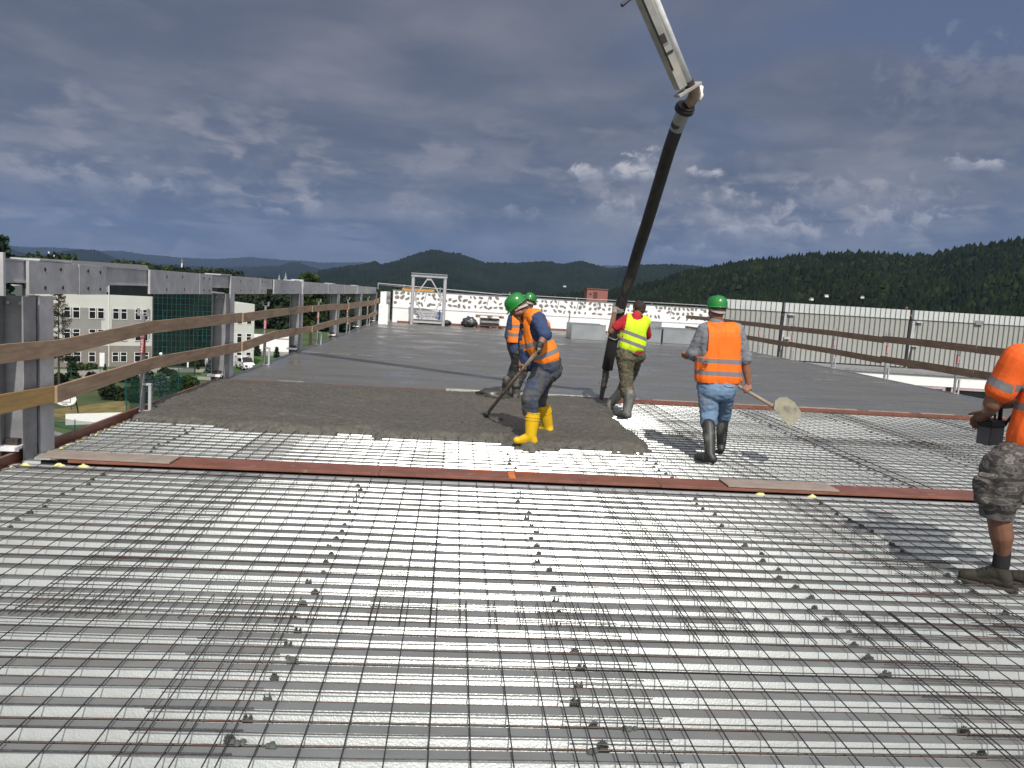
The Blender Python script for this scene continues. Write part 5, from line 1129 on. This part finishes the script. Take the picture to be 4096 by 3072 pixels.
sculpt('safety_vest', b, .009, vest_mat('orange_vest', (.87, .22, .012), [(.085, .135), (.235, .285)]), fA, oA, wrinkle=.008, wfreq=8, wst=(1, 1, .6), thick=.004, band=lambda p: (p-spA).dot(sax)+.02,
       cut=lambda p: (p-spA).dot(sax) < -.055 or (p-nk).length < .118 or (p.y < 8.56 and sqrt(((p.x-shN.x-.035)/.115)**2+((p.z-shN.z+.08)/.17)**2) < 1) or (p.y > 8.74 and sqrt(((p.x-shF.x-.03)/.11)**2+((p.z-shF.z+.06)/.15)**2) < 1) or (p.x < .60+.62*max(0, (1.18-p.z))**1.0*.55 and p.z < 1.36 and p.x < ony(2096, 1400, p.y).x+(1.05-p.z)*.22) )
b = MB(); cap(b, hipN+V((.02, -.02, .05)), hipF+V((.02, .02, .05)), .145, .14); cap(b, hipN+V((.03, .02, -.03)), hipF+V((.03, 0, -.03)), .145)
chain(b, [hipN, hipN.lerp(knN, .5), knN, knN+V((.02, -.01, -.13))], [.128, .112, .092, .086]); chain(b, [hipF, hipF.lerp(knF, .5), knF, knF+V((0, .01, -.10))], [.14, .11, .09, .078])
jm = overlay(overlay(mat('muddy_jeans', (.045, .062, .10), .9, 0, .25, 7), (.085, .08, .07), 5, .46, .6, (1, 1, .6)), (.02, .02, .022), 6, .55, .66, seed=8)
sculpt('jeans', b, .010, jm, fA, oA, wrinkle=.011, wfreq=9, wst=(1, 1, 1.7))
ym = overlay(overlay(mat('yellow_rubber', (.72, .44, .008), .38, 0, .06, 10, coat=.2), (.30, .22, .10), 6, .58, .70), (.15, .14, .12), 3.5, .62, .68, seed=3)
for nm__, an, tp, fd in (('left', anN, ony(2132, 1652, 8.38), (-.85, .1)), ('right', anF, ony(2174, 1626, 9.03), (-.6, .5))):
    b = MB(); boot(b, an, tp, fd, .082, .062, -.10)
    bo = sculpt('boot', b, .008, ym, fA, oA, smooth=3, cut=lambda p, tp=tp: p.z > tp.z+.005)
    r_ = MB(); ax_ = (V(tp)-an).normalized()
    for t in (.0, .045, .075): c_1 = V(tp)-ax_*t-oA; r_.tube([c_1-ax_*.004, c_1+ax_*.004], .0845-.008*t, 24)
    r_.build('rim_ring', ym, bo)
# glove on the near hand
b = MB(); grip(b, wrN, gN, taxis, .018, 1.0, side=-1, r_=.0125); chain(b, [wrN, wrN.lerp(elN, .18)], [.038, .040]); cap(b, wrN, gN+ (wrN-gN).normalized()*.03, .04, .035)
sculpt('glove', b, .006, mat('black_glove', (.02, .02, .018), .6, 0, .5, 20), fA, oA, smooth=1, wrinkle=.002, wfreq=40)
helmet(fA, oA, P(-.01, .022, 0), (-.72, .22, -.62), (-.50, 0, .84), HG, .90)
rk = empty('concrete_rake', toolB, 0, 'long wooden-handled concrete rake held by the bending man', 'rake')
wd_ = overlay(mat('dusty_handle', (.30, .24, .18), .8, 0, .15, 9), (.11, .10, .09), 5, .5, .65)
MB().tube(loc([toolT-taxis*.02, toolB], toolB), [.018, .021], 12).build('handle', wd_, rk, smooth=True)
MB().tube(loc([toolB-taxis*.14, toolB+taxis*.02], toolB), [.024, .032], 12).build('socket', M_['spacer'], rk, smooth=True)
hx = V((.95, -.30, 0)).normalized()
hb_ = MB().bar(-hx*.20+V((0, 0, -.03)), hx*.22+V((0, 0, -.03)), .02, .03)
for i in range(14): c_1 = hx*(-.19+i*.031); hb_.bar(c_1+V((0, 0, -.03)), c_1+V((-.015, -.03, -.085)), .008, .008)
hb_.build('rake_head', M_['spacer'], rk)

# --- E: man behind, seen from the back
Y = 12.25; oE = V((.95, Y, .03)); fE = empty('person', oE, 0, 'man half hidden behind the rake man, orange vest, black trousers, green helmet', 'person')
def w_(x, y, d=0): return ony(x, y, Y+d)
hdE = w_(2116, 1212); nkE = w_(2108, 1240); b = MB(); P = head(b, hdE, (.35, .85, -.3), (.25, .1, .9), 1.0, nkE)
sL, sR = w_(2048, 1272), w_(2128, 1266); eL, hL = w_(2032, 1345, .02), w_(2036, 1395, .25); eR, hR = w_(2128, 1345, .15), w_(2090, 1400, .38)
cap(b, nkE, w_(2090, 1300), .07, .11); cap(b, w_(2090, 1300), w_(2088, 1390), .11, .11); chain(b, [sL, eL, hL], [.048, .042, .03]); chain(b, [sR, eR, hR], [.048, .042, .03])
sT, sB = w_(2075, 1380, .45), w_(2018, 1532, .1); sx = (sB-sT).normalized(); gl_ = near(w_(2046, 1430, .3), sT, sB); grip(b, hL, gl_, sx, .017, 1, side=1); grip(b, hR, sT+sx*.02, sx, .017, 1, side=-1)
hlE, hrE, klE, krE = w_(2072, 1400), w_(2102, 1400), w_(2062, 1490, .06), w_(2092, 1488, .1); alE, arE = V((.84, 12.2, .11)), V((.985, 12.05, .11))
chain(b, [hlE, klE, alE], [.07, .05, .035]); chain(b, [hrE, krE, arE], [.07, .05, .035]); sculpt('body', b, .008, SK_, fE, oE, smooth=2)
b = MB(); [cap(b, w_(x, 1300), w_(x, 1400), .10, .105) for x in (2065, 2088, 2110)]; cap(b, sL, sR, .07); chain(b, [sL, eL], [.068, .058]); chain(b, [sR, eR], [.068, .058])
sculpt('shirt', b, .012, bpy.data.materials['blue_shirt'], fE, oE, wrinkle=.006, wfreq=12)
b = MB(); [cap(b, w_(x, 1285), w_(x, 1365), .115, .122) for x in (2060, 2088, 2114)]; cap(b, w_(2058, 1268), w_(2122, 1262), .085)
zb = w_(2085, 1372).z
sculpt('safety_vest', b, .010, vest_mat('orange_vest_back', (.87, .20, .012), [(.10, .15), (.235, .285)]), fE, oE, wrinkle=.006, wfreq=9, thick=.004, band=lambda p: p.z-zb, cut=lambda p: p.z < zb or (p-nkE).length < .10 or (abs(p.x-w_(2040, 1290).x) < .06 and p.z > w_(2040, 1320).z and p.x < w_(2046, 1290).x))
b = MB(); cap(b, hlE, hrE, .115); chain(b, [hlE, klE, alE+V((0, 0, .12))], [.10, .078, .070]); chain(b, [hrE, krE, arE+V((0, 0, .12))], [.10, .078, .070])
sculpt('trousers', b, .011, overlay(mat('black_trousers', (.014, .014, .015), .9, 0, .3, 9), mud, 7, .55, .64), fE, oE, wrinkle=.009, wfreq=11)
b = MB(); boot(b, alE, alE+V((0, 0, .2)), (-.3, .9), .062, .055); boot(b, arE, arE+V((0, 0, .2)), (.2, .9), .062, .055); sculpt('boots', b, .010, overlay(mat('muddy_boots', (.02, .02, .02), .8), mud, 6, .45, .6), fE, oE)
helmet(fE, oE, P(-.01, .025, 0), (.35, .85, -.3), (.25, .1, .9), HG, .86)
sv = empty('shovel', sB, 0, 'concrete-covered shovel pointing left behind the rake man', 'shovel')
MB().tube(loc([sT-sx*.1, sB+sx*.05], sB), .017, 10).build('handle', M_['spacer'], sv, smooth=True)
b = MB(); q0_, q1_ = ony(2020, 1545, 12.3), ony(1962, 1572, 12.2); cap(b, q0_, q1_, .05, .085, fl=.35, ax=(0, .3, 1)); cap(b, ony(2000, 1560, 12.25), ony(1955, 1575, 12.2), .09, .07, fl=.6, ax=(0, 0, 1)); sculpt('blade', b, .010, bpy.data.materials['wet_mix'], sv, sB, wrinkle=.010, wfreq=16)
lump('concrete_heap', .62, 11.95, .09, .26, .16, .09, bpy.data.materials['wet_mix'], 'small dark heap of wet concrete in front of the hidden man', 'concrete heap', seed=2)

# --- B: man guiding the hose
Y = 11.1; oB = V((2.42, Y, 0)); fB = empty('person', oB, 0, 'man with bare brown head in yellow vest, red shirt and camouflage trousers hugging the hose', 'person')
hdB, nkB = w_(2555, 1238, .12), w_(2545, 1266); sl, sr = w_(2506, 1280, .02), w_(2574, 1288, .04); el_, er = w_(2444, 1326, .08), w_(2588, 1345, .25); axh = (hp[8]-hp[10]).normalized()
gu, gd = near(w_(2474, 1262, .7), hp[8], hp[9]), near(w_(2452, 1378, .7), hp[9], hp[10])
rv = V((.55, -.83, 0)); wu = gu+V((-.10, -.13, .0)).normalized()*.17; wd2 = gd+V((.55, -.8, 0)).normalized()*.17
b = MB(); P = head(b, hdB, (-.35, .9, -.1), (-.05, 0, 1), .98, nkB); cap(b, nkB, w_(2530, 1320), .07, .11); cap(b, w_(2530, 1320), w_(2516, 1400), .11, .11)
chain(b, [sl, el_, wu], [.052, .048, .032]); chain(b, [sr, er, w_(2520, 1382, .33), wd2], [.05, .044, .04, .032]); grip(b, wu, gu, axh, .088, 1, side=1, r_=.0095); grip(b, wd2, gd, axh, .088, 1, side=-1, r_=.0095)
hl, hr, kl, kr = w_(2502, 1425), w_(2538, 1428, .05), w_(2505, 1520, -.08), w_(2520, 1500, .35); al, ar = V((2.47, 10.80, .09)), V((2.335, 11.42, .09))
chain(b, [hl, kl, al], [.075, .055, .04]); chain(b, [hr, kr, ar], [.075, .055, .04]); sculpt('body', b, .0065, SKD, fB, oB, smooth=2)
b = MB(); cap(b, P(-.03, .035, 0), P(.0, .05, 0), .09, .086); cap(b, P(-.075, -.02, -.02), P(-.075, -.02, .02), .04); fwB = V((-.35, .9, -.1)).normalized()
sculpt('hair', b, .007, HAIR, fB, oB, wrinkle=.003, wfreq=70, cut=lambda p: (p-hdB).dot(fwB) > .035 and p.z < hdB.z+.075)
b = MB(); [cap(b, w_(x, 1310), w_(x-8, 1402), .115, .10) for x in (2512, 2530, 2555)]; cap(b, sl, sr, .082); chain(b, [sl, sl.lerp(el_, .62)], [.082, .075]); chain(b, [sr, sr.lerp(er, .9)], [.08, .072]); cap(b, nkB, w_(2535, 1300), .075, .1)
sculpt('tshirt', b, .010, mat('red_tshirt', (.42, .015, .025), .85), fB, oB, wrinkle=.006, wfreq=10)
b = MB(); [cap(b, w_(x, 1305), w_(x-8, 1385), .125, .115+.01*(i == 1)) for i, x in enumerate((2516, 2532, 2558))]; cap(b, w_(2512, 1278, .02), w_(2576, 1288, .04), .094); cap(b, nkB+V((0, 0, -.05)), w_(2535, 1300), .085, .11)
bA, bB_ = w_(2516, 1404), w_(2548, 1268); bax = ((bB_-bA).normalized()+V((.12, 0, 0))).normalized(); tl = V((.30, 0, 1)).normalized()
YV = vest_mat('yellow_vest', (.58, .80, .012), [(.105, .155), (.225, .275)])
sculpt('safety_vest', b, .009, YV, fB, oB, wrinkle=.008, wfreq=8, wst=(1, 1, .6), thick=.004, band=lambda p: (p-bA).dot(tl)+.012, cut=lambda p: (p-bA).dot(tl) < -.045 or (p-nkB).length < .095 or (p.x < w_(2497, 1300).x-(w_(2497, 1300).z-p.z)*.18 and p.z > w_(2490, 1322).z) or sqrt(((p.x-w_(2596, 1330).x)/.06)**2+((p.z-w_(2596, 1335).z)/.11)**2) < 1)
b = MB(); cap(b, hl+V((-.02, 0, .03)), hr+V((.03, 0, .02)), .135); chain(b, [hl, hl.lerp(kl, .5), kl, w_(2512, 1580, -.2)], [.135, .115, .098, .088]); chain(b, [hr, kr, w_(2488, 1570, .3)], [.13, .095, .08])
b_cam = camo('woodland_camo', ((.05, .055, .03), (.11, .10, .06), (.07, .045, .03), (.04, .075, .035), (.13, .115, .08)), 8, (1, 1, 1.2))
tr = sculpt('trousers', b, .009, b_cam, fB, oB, wrinkle=.012, wfreq=10, wst=(1, 1, 1.8))
b = MB(); q = w_(2515, 1435, -.14); cap(b, q+V((-.05, 0, 0)), q+V((.05, 0, 0)), .035, fl=.4, ax=(0, 1, 0)); sculpt('back_pocket', b, .008, b_cam, tr, oB)
b = MB(); cap(b, w_(2496, 1402, .0), w_(2536, 1408, .0), .120, .12); zb2 = w_(2515, 1403).z; sculpt('belt', b, .010, mat('dark_belt', (.03, .025, .022), .6), fB, oB, cut=lambda p: abs((p-bA).dot(tl)+.03) > .02)
gb2 = overlay(mat('grey_rubber', (.06, .062, .058), .55, 0, .25, 8), (.19, .185, .165), 5, .48, .62, (1, 1, .5))
b = MB(); boot(b, al, w_(2520, 1578, -.25), (-.6, .55), .085, .062, -.085, .2); bo = sculpt('boot', b, .008, gb2, fB, oB); b = MB(); boot(b, ar, w_(2484, 1568, .3), (-.5, .6), .075, .06, -.085, .2); sculpt('boot', b, .008, gb2, fB, oB)
gm2 = mat('work_glove', (.22, .21, .19), .85, 0, .3, 14)
for (w__, g__, e__, sd2) in ((wu, gu, el_, 1), (wd2, gd, w_(2520, 1382, .33), -1)):
    b = MB(); grip(b, w__, g__, axh, .088, 1, side=sd2, r_=.0125); chain(b, [w__, w__.lerp(e__, .2)], [.037, .04]); cap(b, w__, g__.lerp(w__, .62), .037, .034, fl=.8); sculpt('glove', b, .0065, gm2, fB, oB, smooth=1, wrinkle=.002, wfreq=30)

# --- C: man carrying a shovel
Y = 8.25; oC = V((2.88, Y, 0)); fC = empty('person', oC, 0, 'man in green helmet seen from behind with orange vest, light jeans and shovel', 'person')
hdC, nkC = w_(2866, 1240), w_(2864, 1288); sl, sr = w_(2820, 1322), w_(2944, 1322); el_, wl = w_(2774, 1416, .05), w_(2748, 1424, .28); er, wr = w_(2980, 1440, .0), w_(3004, 1508, .02)
sT, sB = ony(2748, 1424, 8.62), ony(3118, 1640, 8.0); sx = (sB-sT).normalized(); gl_ = near(w_(2742, 1422, .36), sT, sB); gr = near(ony(2992, 1546, 8.2), sT, sB)
b = MB(); P = head(b, hdC, (-.22, .95, -.12), (0, 0, 1), 1.03, nkC); cap(b, nkC, w_(2870, 1360), .075, .12); cap(b, w_(2870, 1360), w_(2872, 1500), .12, .12)
wl = gl_+V((.02, -.09, -.01)); wr = gr+(wr-gr).normalized()*.088
chain(b, [sl, el_, wl], [.052, .048, .034]); chain(b, [sr, er, er.lerp(wr, .5), wr], [.054, .052, .044, .033]); grip(b, wl, gl_, sx, .019, 1.08, side=-1, r_=.0095); grip(b, wr, gr, sx, .019, 1.08, side=1, r_=.0095)
hl, hr, kl, kr = w_(2832, 1545), w_(2904, 1545), w_(2836, 1648, .0), w_(2896, 1632, .22); al, ar = V((2.745, 7.96, .085)), V((3.075, 8.58, .085))
chain(b, [hl, kl, al], [.07, .048, .034]); chain(b, [hr, kr, ar], [.07, .048, .034]); sculpt('body', b, .0055, SK_, fC, oC, smooth=2)
fwC = V((-.22, .95, -.12)).normalized()
b = MB(); cap(b, P(-.03, .01, 0), P(-.0, .03, 0), .087, .084); cap(b, P(-.065, -.03, -.02), P(-.065, -.03, .02), .035); sculpt('hair', b, .008, GREYH, fC, oC, wrinkle=.002, wfreq=60, cut=lambda p: (p-hdC).dot(fwC) > .0)
helmet(fC, oC, P(-.01, .02, 0), (-.22, .95, -.05), (0, 0, 1), HG, .87)
b = MB(); [cap(b, w_(x, 1345), w_(x, 1500), .125, .125) for x in (2835, 2875, 2915)]; cap(b, sl, sr, .085); cap(b, nkC+V((0, 0, -.02)), w_(2870, 1330), .085, .11); chain(b, [sl, sl.lerp(el_, .9)], [.088, .075]); chain(b, [sr, sr.lerp(er, .88)], [.088, .078]); c_1 = sr.lerp(er, .88); cap(b, c_1+V((-.005, 0, .02)), c_1+V((.01, 0, -.015)), .082); c_1 = sl.lerp(el_, .88); cap(b, c_1, c_1+V((-.015, 0, -.02)), .078)
sculpt('shirt', b, .009, mat('grey_shirt', (.17, .18, .20), .85, 0, .1, 12), fC, oC, wrinkle=.008, wfreq=11, wst=(1, 1, 1.6))
b = MB(); [cap(b, w_(x, 1345), w_(x, 1510), .137, .138) for x in (2832, 2875, 2912)]; cap(b, w_(2826, 1326), w_(2936, 1326), .094); cap(b, nkC+V((0, 0, -.05)), w_(2872, 1340), .10, .12)
cA = w_(2872, 1531)
vC = sculpt('safety_vest', b, .008, vest_mat('orange_vest_plain', (.90, .165, .008), [(.085, .135), (.215, .265)]), fC, oC, wrinkle=.008, wfreq=7, wst=(1.6, 1, .35), thick=.004, band=lambda p: p.z-cA.z, cut=lambda p: p.z < cA.z or (p-nkC).length < .088 or (p.z > w_(2820, 1425).z and p.x < w_(2815, 1400).x-max(0, (w_(2815, 1400).z-p.z))*.4) or (p.x > w_(2956, 1350).x+.0 and p.z > w_(2950, 1430).z and p.z < w_(2950, 1330).z))
lg = w_(2819, 1455, -.158)-oC; g_ = MB()
for (a, b_) in (((-.03, 0, .005), (0, 0, .03)), ((0, 0, .03), (.035, 0, .018)), ((-.03, 0, .005), (.015, 0, -.03)), ((.0, 0, .012), (.03, 0, -.006)), ((.015, 0, -.03), (.03, 0, -.006)), ((-.02, 0, -.01), (.01, 0, .01))): g_.bar(lg+V(a), lg+V(b_), .007, .007, upv=(0, 1, 0))
g_.build('vest_mark', M_['black'], vC)
b = MB(); q = w_(2962, 1515, -.02); cap(b, w_(2950, 1440, .05), q, .03, .018, fl=.3, ax=(1, 0, 0)); cap(b, q, w_(2968, 1530, .0), .018, .01); sculpt('vest_flap', b, .007, bpy.data.materials['orange_vest_plain'], vC, oC, wrinkle=.003)
b = MB(); cap(b, hl+V((.02, 0, .0)), hr+V((-.01, 0, .0)), .135); cap(b, hl+V((.03, -.035, -.04)), hr+V((-.03, -.035, -.04)), .122); chain(b, [hl, hl.lerp(kl, .5), kl, w_(2836, 1690, -.06)], [.120, .108, .095, .090]); chain(b, [hr, hr.lerp(kr, .5), kr, w_(2890, 1664, .28)], [.115, .103, .092, .088])
jn = overlay(overlay(mat('light_jeans', (.13, .21, .32), .85, 0, .12, 6), (.28, .27, .27), 3.2, .56, .68), (.07, .12, .19), 6, .57, .66, seed=2)
jC = sculpt('jeans', b, .009, jn, fC, oC, wrinkle=.010, wfreq=9, wst=(1, 1, 1.6))
g_ = MB(); pc = w_(2920, 1538, -.155)-oC
for i in range(6): a = pi+pi*i/6; a2 = pi+pi*(i+1)/6; g_.bar(pc+V((cos(a)*.055, .004, sin(a)*.02)), pc+V((cos(a2)*.055, .004, sin(a2)*.02)), .006, .004, upv=(0, 1, 0))
g_.build('pocket_seam', BAND, jC)
bk_ = overlay(mat('dark_rubber', (.028, .03, .028), .5, 0, .25, 8), (.15, .15, .135), 6, .53, .66, (1, 1, .45))
b = MB(); boot(b, al, w_(2835, 1700, -.13), (-.45, .55), .072, .052, -.085, .19); sculpt('boot', b, .008, bk_, fC, oC); b = MB(); boot(b, ar, w_(2891, 1655, .27), (.25, .9), .072, .052, -.085, .19); sculpt('boot', b, .008, bk_, fC, oC)
sv = empty('shovel', sB, 0, 'pointed shovel with a dusty blade carried low by the man in light jeans', 'shovel')
MB().tube(loc([gl_-sx*.05, gr, sB+sx*.0], sB), [.019, .019, .021], 12).build('handle', wd_, sv, smooth=True); MB().tube(loc([sB-sx*.10, sB+sx*.06], sB), [.024, .028], 12).build('socket', M_['plygrey'], sv)
bl = [ony(3144, 1588, 8.12), ony(3178, 1610, 8.05), ony(3209, 1655, 7.93), ony(3186, 1684, 7.82), ony(3155, 1706, 7.75), ony(3125, 1672, 7.82), ony(3095, 1636, 7.93), ony(3100, 1604, 8.03), ony(3118, 1590, 8.1)]
nb_ = (bl[2]-bl[4]).cross(bl[0]-bl[4]).normalized(); cc = sum(bl, V((0, 0, 0)))/len(bl); g_ = MB(); n = len(bl); g_.v = [tuple(p-sB) for p in bl]+[tuple(cc+(p-cc)*.55-sB+nb_*.022) for p in bl]+[tuple(cc-sB+nb_*.03)]
g_.v += [tuple(V(q)+nb_*.004) for q in g_.v]; m_ = 2*n+1
for o_, fl in ((0, False), (m_, True)):
    for i in range(n):
        j = (i+1) % n; q1, q2 = (o_+i, o_+j, o_+n+j, o_+n+i), (o_+n+i, o_+n+j, o_+2*n); g_.f += [q1[::-1] if fl else q1, q2[::-1] if fl else q2]; g_.mi += [0, 0]
for i in range(n): j = (i+1) % n; g_.f.append((i, m_+i, m_+j, j)); g_.mi.append(0)
g_.build('blade', overlay(mat('dusty_blade', (.25, .235, .17), .8, 0, .15, 10), (.14, .13, .10), 5, .5, .62), sv)

# --- D: man at the right edge
Y = 4.5; oD = V((3.5, Y, -.02)); fD = empty('person', oD, 0, 'man in orange shirt and camouflage shorts cut by the right frame edge', 'person')
hdD, nkD = V((3.80, 4.62, 1.585)), V((3.78, 4.56, 1.47)); sl, sr = w_(4078, 1432, .02), V((3.98, 4.52, 1.42)); el_, wl = w_(3968, 1615, .10), w_(3952, 1652, .36)
rc0 = w_(3960, 1740, .42)
b = MB(); P = head(b, hdD, (-.35, .9, -.2), (-.05, .1, 1), 1.0, nkD); cap(b, nkD, V((3.74, 4.52, 1.2)), .075, .13); cap(b, V((3.74, 4.52, 1.2)), V((3.68, 4.5, .95)), .13, .12)
chain(b, [sl, sl.lerp(el_, .55), el_, el_.lerp(wl, .5), wl], [.058, .056, .052, .046, .034])
hx_ = V((-.35, .75, -.5)).normalized(); palm = wl+V((-.01, .05, -.035)); cap(b, wl, palm, .034, .036)
for i, (dx, dz, l1) in enumerate(((-.03, .01, .07), (-.012, -.004, .08), (.008, -.012, .075), (.026, -.016, .06))):
    a = palm+V((dx, .01, dz)); m1 = a+V((-.012, .022, -.03)); e1 = m1+V((.004, .004, -l1*.55)); cap(b, a, m1, .0105, .0095, n=10); cap(b, m1, e1, .0095, .008, n=10)
t0 = wl+V((-.03, .02, .0)); t1 = t0+V((-.035, .03, -.012)); t2 = t1+V((-.022, .012, -.012)); cap(b, t0, t1, .014, .011, n=10); cap(b, t1, t2, .011, .009, n=10)
er, wr = V((4.05, 4.62, 1.15)), V((3.75, 4.95, 1.12)); chain(b, [sr, er, wr], [.055, .05, .034]); cap(b, wr, wr+V((-.06, .06, -.02)), .036)
for i in range(4): a = wr+V((-.07, .07-.01*i, .02-.018*i)); cap(b, a, a+V((-.04, .0, -.03)), .0095, n=10); cap(b, a+V((-.04, .0, -.03)), a+V((-.03, -.01, -.065)), .009, n=10)
cap(b, wr+V((-.04, .03, .02)), wr+V((-.09, .02, .03)), .011)
kl, al = w_(3992, 2052, .02), V((3.50, 4.55, .10)); hl = w_(4030, 1880); kr, ar = V((3.80, 4.42, .50)), V((3.82, 4.55, .10)); hr = V((3.80, 4.48, .90))
chain(b, [hl, kl], [.09, .068]); cap(b, kl, kl.lerp(al, .38)+V((.012, -.01, 0)), .066, .068); cap(b, kl.lerp(al, .38)+V((.012, -.01, 0)), al+V((0, 0, .10)), .068, .043); cap(b, al+V((0, 0, .1)), al, .043, .04)
chain(b, [hr, kr, kr.lerp(ar, .4), ar], [.09, .066, .066, .04]); sculpt('body', b, .006, SKD, fD, oD, smooth=3)
b = MB(); cap(b, P(-.03, .02, 0), P(0, .035, 0), .087, .084); sculpt('hair', b, .009, HAIR, fD, oD, cut=lambda p: p.y > hdD.y+.01)
helmet(fD, oD, P(-.01, .02, 0), (-.35, .9, -.1), (-.05, .1, 1), HO, .88)
b = MB(); [cap(b, V((x, 4.5, 1.33)), V((x-.07, 4.5, .95)), .14, .135) for x in (3.60+.02, 3.74, 3.86)]; cap(b, sl+V((.03, 0, -.01)), sr, .095); cap(b, nkD+V((0, 0, -.03)), V((3.78, 4.52, 1.36)), .085, .12); chain(b, [sl, sl.lerp(el_, .55), sl.lerp(el_, .66)], [.098, .092, .092]); chain(b, [sr, sr.lerp(er, .7)], [.095, .09])
zz = w_(4030, 1808).z
OT = vest_mat('orange_shirt', (.86, .125, .012), [(.262, .308), (.372, .418), (2.155, 2.21)])
slax = (el_-sl).normalized()
def bandD(p):
    t = (p-sl).dot(slax); q = p-(sl+slax*t)
    if p.x < w_(4050, 1500).x and q.length < .135 and p.z > 1.0 and t > .08: return 2+t
    return p.z-zz
sculpt('shirt', b, .008, OT, fD, oD, wrinkle=.007, wfreq=7, wst=(1, 1, .7), band=bandD, cut=lambda p: p.z < zz and p.x > 3.3 and (p-sl).dot(slax) > .3)
b = MB(); cap(b, hl+V((.04, 0, .04)), hr+V((-.02, 0, .04)), .145); chain(b, [hl+V((-.01, 0, 0)), hl.lerp(kl, .55)+V((-.02, 0, 0)), kl+V((-.01, 0, .03))], [.14, .128, .098]); chain(b, [hr, kr+V((0, 0, .03))], [.14, .10]); cap(b, w_(3925, 1930), w_(3932, 1990), .05, .05)
shm = camo('grey_camo', ((.035, .032, .03), (.11, .10, .09), (.06, .055, .05), (.17, .155, .145), (.09, .08, .07)), 9, (1, 1, 2.2))
so = sculpt('shorts', b, .009, shm, fD, oD, wrinkle=.010, wfreq=9, cut=lambda p: p.z < kl.z-.02)
b = MB(); c_1 = kl+V((-.008, 0, .015)); cap(b, c_1+V((0, 0, .025)), c_1+V((0, 0, -.01)), .102, .100); sculpt('cuff', b, .009, mat('cuff_cloth', (.11, .10, .095), .9), so, oD, cut=lambda p: abs(p.z-c_1.z-.0) > .04)
b = MB(); cap(b, w_(3925, 1900, -.07), w_(3990, 1912, -.12), .022, fl=.5, ax=(0, 1, 0)); sculpt('pocket_flap', b, .008, shm, so, oD)
fdD = V((-.78, .62, 0)).normalized()
for an in (al, ar):
    b = MB(); cap(b, an+V((0, 0, .115)), an+V((0, 0, .03)), .049, .050); sculpt('sock', b, .007, mat('black_sock', (.012, .013, .014), .9), fD, oD, cut=lambda p, an=an: p.z > an.z+.125)
    b = MB(); d_ = fdD; cap(b, an+V((0, 0, .0)), an-d_*.03+V((0, 0, -.05)), .050, .044); cap(b, an+d_*.02+V((0, 0, -.02)), an+d_*.12+V((0, 0, -.062)), .047, .038); cap(b, an-d_*.04+V((0, 0, -.075)), an+d_*.19+V((0, 0, -.078)), .040, .036); cap(b, an+d_*.14+V((0, 0, -.070)), an+d_*.18+V((0, 0, -.076)), .042, .038)
    so_ = sculpt('shoe', b, .006, overlay(mat('olive_shoe', (.030, .026, .018), .8, 0, .2, 10), (.06, .052, .04), 5, .5, .65), fD, oD, wrinkle=.002, wfreq=25, cut=lambda p, an=an: p.z > an.z+.028 or p.z < an.z-.108)
    sole_mesh(an+V((0, 0, 0)), d_, -.118, .25, oD).build('sole', mat('brown_sole', (.05, .045, .035), .8), so_, bevel=.004)
    g_ = MB()
    for i in range(4): q = an+d_*(.05+.022*i)+V((0, 0, .012-.014*i))-oD; g_.tube([q+V((d_.y, -d_.x, 0))*-.03, q+V((0, 0, .012)), q+V((d_.y, -d_.x, 0))*.03], .004, 5)
    g_.build('laces', M_['black'], so_)
rc = empty('remote_control', rc0, 0, 'dark remote control box on a strap held by the man at the right edge', 'remote control')
q = V((-.35, .9, 0)).normalized(); sq = V((.9, .35, 0))
gbx = MB().obox((0, 0, 0), sq*.075, q*.05, V((0, 0, .062))); gbx.build('box', mat('grey_box', (.10, .10, .11), .5), rc, bevel=.008)
MB().obox(V((.0, 0, .085)), sq*.085, q*.055, V((0, 0, .02))).build('top_panel', M_['black'], rc, bevel=.006)
g_ = MB(); g_.tube([V((-.055, 0, .10)), V((-.065, 0, .17)), V((-.03, 0, .215))], .014, 8).tube([V((.055, 0, .10)), V((.05, 0, .18)), V((.02, 0, .215))], .014, 8); g_.build('guard_handle', M_['black'], rc, smooth=True)
for i in range(2): MB().tube([V((-.02+.04*i, 0, .105)), V((-.02+.04*i, .01, .145))], .007, 8).build('joystick', M_['black'], rc)
MB().tube([V((.07, -.01, .05)), V((.10, -.06, .16)), V((.12, -.12, .28))], .010, 6).build('strap', M_['black'], rc)
# --- F: far head above the parapet
pf = cb.matrix_world if False else None
fo = ony(3625, 1243, 41.5); fF = empty('person', fo, 0, 'tiny dark-clothed person showing head and shoulders above the white parapet', 'person')
b = MB(); head(b, fo+V((0, 0, .12)), (-.3, -1, -.2), (0, 0, 1), .95, fo+V((0, 0, -.02))); cap(b, fo+V((-.0, 0, -.1)), fo+V((0, 0, -1.3)), .12, .14); chain(b, [fo+V((-.2, 0, -.12)), fo+V((-.28, -.2, -.36))], [.05, .04]); chain(b, [fo+V((.2, 0, -.12)), fo+V((.3, -.15, -.36))], [.05, .04]); cap(b, fo+V((-.19, 0, -.12)), fo+V((.19, 0, -.12)), .07)
sculpt('body', b, .02, mat('ruddy_skin', (.20, .07, .045), .6), fF, fo)
b = MB(); cap(b, fo+V((-.2, 0, -.13)), fo+V((.2, 0, -.13)), .10); cap(b, fo+V((0, 0, -.15)), fo+V((0, 0, -1.3)), .19, .19); sculpt('jacket', b, .025, mat('dark_jacket', (.02, .018, .022), .9), fF, fo)
